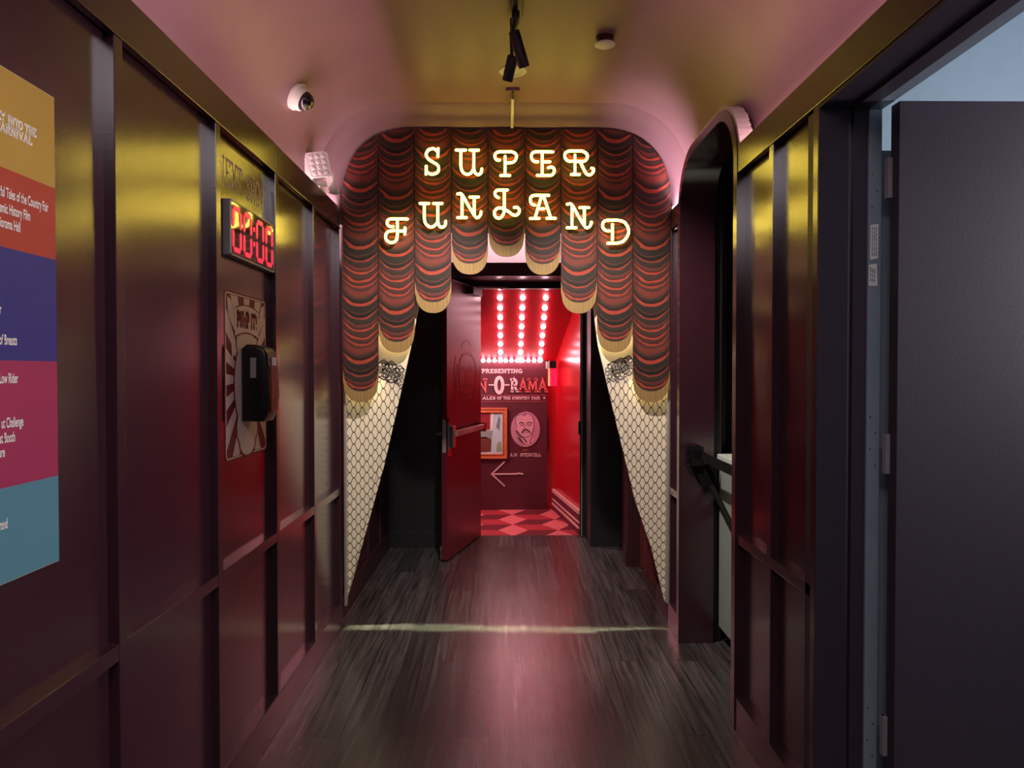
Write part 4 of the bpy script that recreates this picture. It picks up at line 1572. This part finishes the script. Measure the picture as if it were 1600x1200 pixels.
def clip(poly, f):
    out = []
    for i in range(len(poly)):
        a, c = poly[i], poly[(i + 1) % len(poly)]
        fa, fc = f(a), f(c)
        if fa >= 0:
            out.append(a)
        if (fa >= 0) != (fc >= 0):
            t = fa / (fa - fc)
            out.append((a[0] + (c[0] - a[0]) * t, a[1] + (c[1] - a[1]) * t))
    return out


b = new()
cu_, cv_ = (U0 + U1) / 2, 1.47
for k in range(16):
    a0, a1 = math.radians(k * 22.5 - 5.6), math.radians(k * 22.5 + 5.6)
    q = [(cu_, cv_), (cu_ + math.cos(a0), cv_ + math.sin(a0)), (cu_ + math.cos(a1), cv_ + math.sin(a1))]
    for f in (lambda p: p[0] - U0 - .014, lambda p: U1 - .014 - p[0], lambda p: p[1] - V0 - .014, lambda p: V1 - .014 - p[1]):
        q = clip(q, f)
    if len(q) > 2:
        prism(b, q, *lay(1))
ribbon(b, rrect(U0 + .009, U1 - .009, V0 + .009, V1 - .009, .018), .005, *lay(1), closed=True)
obj('sunburst', b, M['cream'], st_)


def plaque(g):
    p = []
    p += [(cu_ + (.080 + g) * math.cos(math.radians(a)), 1.235 + (.052 + g) * math.sin(math.radians(a))) for a in range(180, 361, 15)]
    p += [(cu_ + .104 + g, 1.262), (cu_ + .104 + g, 1.30)]
    p += [(cu_ + (.128 + g) * math.cos(math.radians(a)), 1.45 + (.175 + g) * math.sin(math.radians(a))) for a in range(-42, 43, 12)]
    p += [(cu_ + .104 + g, 1.59), (cu_ + .104 + g, 1.628 + g), (cu_ + .074 + g, 1.628 + g)]
    p += [(cu_ + (.074 + g) * math.cos(math.radians(a)), 1.632 + (.058 + g) * math.sin(math.radians(a))) for a in range(0, 181, 15)]
    p += [(cu_ - .104 - g, 1.628 + g), (cu_ - .104 - g, 1.59)]
    p += [(cu_ + (.128 + g) * math.cos(math.radians(a)), 1.45 + (.175 + g) * math.sin(math.radians(a))) for a in range(138, 223, 12)]
    p += [(cu_ - .104 - g, 1.30), (cu_ - .104 - g, 1.262)]
    return p


b = new()
prism(b, plaque(.012), *lay(2))
ol = obj('plaque_outline', b, M['red_print'], st_)
b = new()
prism(b, plaque(.0), *lay(3))
obj('plaque', b, M['cream'], st_)
b = new()
ban = [(cu_ - .125 + .25 * i / 12, 1.690 - .018 * ((i / 6 - 1) ** 2) * 1.0 + .012) for i in range(13)]
prism(b, [(u, v - .058) for u, v in ban] + [(u, v + .046) for u, v in ban[::-1]], *lay(4))
for sg in (-1, 1):
    prism(b, [(cu_ + sg * .120, 1.64), (cu_ + sg * .188, 1.70), (cu_ + sg * .196, 1.765), (cu_ + sg * .158, 1.755), (cu_ + sg * .112, 1.66)], *lay(3))
    prism(b, [(cu_ + sg * .150, 1.65), (cu_ + sg * .112, 1.55), (cu_ + sg * .135, 1.56), (cu_ + sg * .150, 1.54), (cu_ + sg * .172, 1.68)], *lay(3))
obj('ribbon_banner', b, M['cream'], st_)
b = new()
for i in range(12):
    pass
ribbon(b, [(u, v - .058) for u, v in ban], .004, *lay(5))
ribbon(b, [(u, v + .046) for u, v in ban], .004, *lay(5))
slab_text(b, 'PUMP', cu_ - .108, cu_ + .020, 1.660, .064, .20, lay(5), .05)
slab_text(b, 'IT!', cu_ + .038, cu_ + .106, 1.660, .064, .20, lay(5), .05)
obj('sticker_text', b, M['red_print'], st_)

# ---- dispenser
dsp = thing('soap_dispenser', 'black wall dispenser mounted over the sunburst sticker', 'dispenser', (-.972, 2.748, 1.312))
DX0, DX1 = PL + .0042, -.872
b = new()
n = 10
pf = [(DX0, 1.314), (DX1 - .022, 1.312), (DX1 - .006, 1.345), (DX1 + .001, 1.40), (DX1 - .001, 1.50), (DX1 - .006, 1.565), (DX1 - .018, 1.585), (DX1 - .05, 1.598), (DX0 + .02, 1.600), (DX0, 1.585)]
prism(b, pf, lambda u, v: (u, 2.686, v), lambda u, v: (u, 2.812, v))
bmesh.ops.bevel(b, geom=[e for e in b.edges if abs(e.verts[0].co.y - e.verts[1].co.y) < 1e-5], offset=.012, segments=3, affect='EDGES', profile=.6)
obj('housing', b, M['black'], dsp, True)
b = new()
box(b, DX0 + .034, DX0 + .056, 2.6835, 2.689, 1.475, 1.550, .002)
obj('side_window', b, M['grey_metal'], dsp)
b = new()
prism(b, [(2.713, 1.35), (2.787, 1.35), (2.79, 1.52), (2.71, 1.52)], lambda u, v: (DX1 - .001, u, v), lambda u, v: (DX1 + .0022, u, v))
obj('front_panel', b, M['red_print'], dsp)
b = new()
box(b, DX1 - .002, DX1 + .0026, 2.728, 2.772, 1.522, 1.552, .001)
obj('front_badge', b, M['white'], dsp)

# ================================================================== CEILING OBJECTS
# ---- security camera on the left cove
aa = math.asin((2.788 - VS) / VR)
cp = Vector((-VH + VR - VR * math.cos(aa), 3.41, 2.788))
cn = Vector((math.cos(aa), -0.10, -math.sin(aa))).normalized()
sc_ = thing('security_camera', 'white dome security camera on the left ceiling cove', 'camera', cp)
b = new()
lathe(b, cp - cn * .006, cn, [(0, 0), (.062, 0), (.065, .006), (.065, .026), (.058, .030), (.058, .034), (.055, .052), (.046, .060), (0, .060)], 40)
obj('base', b, M['cam_white'], sc_, True)
b = new()
lathe(b, cp + cn * .052, cn, [(.046, 0), (.045, .006), (.043, .014), (.038, .025), (.029, .035), (.016, .042), (0, .044)], 36)
dm = obj('dome', b, M['lens'], sc_, True)
dm['label'] = 'shiny dark dome'
b = new()
lathe(b, cp + cn * .060 + Vector((.0, -.012, -.018)), cn + Vector((0, -.5, -.7)), [(0, 0), (.017, 0), (.017, .024), (.012, .026), (0, .022)], 20)
obj('lens_barrel', b, M['chrome'], sc_, True)

# ---- emergency light above the left frieze
el_ = thing('emergency_light', 'white twin-head emergency light above the left wall frieze', 'emergency light', (-1.0, 3.86, 2.44))
b = new()
box(b, -1.043, -1.0, 3.80, 3.93, 2.455, 2.64, .006)
obj('body', b, M['white'], el_)
for (c, d, nm) in ((Vector((-.975, 3.80, 2.565)), Vector((.42, -.95, .02)), 'lamp_head'), (Vector((-.955, 3.91, 2.50)), Vector((.9, .25, .35)), 'lamp_head')):
    d = d.normalized()
    side = d.cross(Vector((0, 0, 1))).normalized()
    up = side.cross(d).normalized()
    tl = Matrix.Rotation(math.radians(12), 3, d)
    side, up = tl @ side, tl @ up
    bm = new()
    hw2, hh2, dp2 = .056, .064, .046
    o2 = rrect(-hw2, hw2, -hh2, hh2, .016, 5)
    o3 = rrect(-hw2 * .72, hw2 * .72, -hh2 * .72, hh2 * .72, .02, 5)
    A = [bm.verts.new(c + d * dp2 + side * p[0] + up * p[1]) for p in o2]
    A2 = [bm.verts.new(c + d * (dp2 - .012) + side * p[0] + up * p[1]) for p in o2]
    B2 = [bm.verts.new(c + side * p[0] + up * p[1]) for p in o3]
    bm.faces.new(A)
    bm.faces.new(B2[::-1])
    for P0, P1 in ((A, A2), (A2, B2)):
        for i in range(len(P0)):
            j = (i + 1) % len(P0)
            bm.faces.new((P0[i], P0[j], P1[j], P1[i]))
    hd_ = obj(nm, bm, M['white'], el_)
    bm = new()
    for r_ in range(4):
        for q_ in range(3):
            cc = c + d * (dp2 - .001) + side * ((q_ - 1) * .031) + up * ((r_ - 1.5) * .028)
            lathe(bm, cc, d, [(0, 0), (.0135, 0), (.011, .004), (.006, .006), (0, .004)], 12)
    obj('led_lens', bm, M['counter_top'], hd_, True)
b = new()
cyl(b, (-1.01, 3.84, 2.55), (-.972, 3.81, 2.562), .012, n=14)
cyl(b, (-1.01, 3.89, 2.50), (-.95, 3.91, 2.50), .014, n=14)
obj('swivel_arm', b, M['white'], el_, True)
b = new()
box(b, -1.03, -.965, 3.82, 3.95, 2.442, 2.475, .006)
obj('lower_cover', b, M['white'], el_)

# ---- sprinkler cap
sp_ = thing('sprinkler_cap', 'white round sprinkler cap hanging below the ceiling at right', 'sprinkler', (.452, 3.27, 2.95))
b = new()
lathe(b, (.452, 3.27, 3.002), (0, 0, -1), [(0, 0), (.041, 0), (.041, .016), (.034, .018), (.034, .032), (0, .032)], 32)
obj('cup', b, M['maroon_flat'], sp_, True)
b = new()
lathe(b, (.452, 3.27, 2.970), (0, 0, -1), [(0, 0), (.043, 0), (.046, .002), (.046, .005), (.043, .007), (0, .008)], 36)
obj('cover_plate', b, M['white'], sp_, True)
# ---- recessed downlight
dl = thing('recessed_downlight', 'pale recessed round downlight in the ceiling behind the track spotlights', 'downlight', (.042, 3.64, 2.985))
b = new()
lathe(b, (.042, 3.64, 3.0005), (0, 0, -1), [(.048, 0), (.068, 0), (.070, .003), (.066, .006), (.052, .006), (.048, .002)], 40)
obj('trim_ring', b, M['white'], dl, True)
b = new()
lathe(b, (.042, 3.64, 2.9995), (0, 0, -1), [(0, 0), (.052, 0), (.040, .002), (.018, .0015), (0, .001)], 36)
obj('reflector', b, M['counter_top'], dl, True)

# ---- track and two spotlights
trk = thing('lighting_track', 'black lighting track along the middle of the ceiling', 'track', (.045, 1.0, 2.98))
b = new()
box(b, .034, .056, -1.5, 3.10, 2.978, 3.003, .002)
obj('rail', b, M['matte_black'], trk)
b = new()
box(b, .010, .018, -1.5, 3.14, 2.990, 3.003)
box(b, .078, .086, -1.5, 3.14, 2.990, 3.003)
obj('side_lip', b, M['vault'], trk)
for lab, top_, ptop, pbot, adp in (('nearer black track spotlight tilted to the right', (.047, 3.02, 2.978), (.040, 3.055, 2.925), (.086, 3.105, 2.795), .03),
                                   ('farther black track spotlight tilted to the left', (.040, 3.085, 2.978), (.038, 3.20, 2.885), (.014, 3.25, 2.795), .03)):
    sl = thing('track_spotlight', lab, 'spotlight', top_, 'spotlights on the ceiling track')
    b = new()
    box(b, top_[0] - .016, top_[0] + .016, top_[1] - .035, top_[1] + .025, 2.945, 2.9785, .003)
    obj('adaptor', b, M['matte_black'], sl)
    b = new()
    tube(b, [(top_[0] - .005, top_[1] - .01, 2.95), (top_[0] - .010, top_[1] + .01, 2.925), (ptop[0] - .004, ptop[1] - .012, ptop[2] - .01)], .008, 10)
    obj('arm', b, M['matte_black'], sl, True)
    P0, P1 = Vector(ptop), Vector(pbot)
    L = (P1 - P0).length
    b = new()
    lathe(b, P0, P1 - P0, [(0, 0), (.021, 0), (.0235, .003), (.0235, L), (.0215, L), (.0205, L - .012), (0, L - .013)], 28)
    obj('barrel', b, M['matte_black'], sl, True)
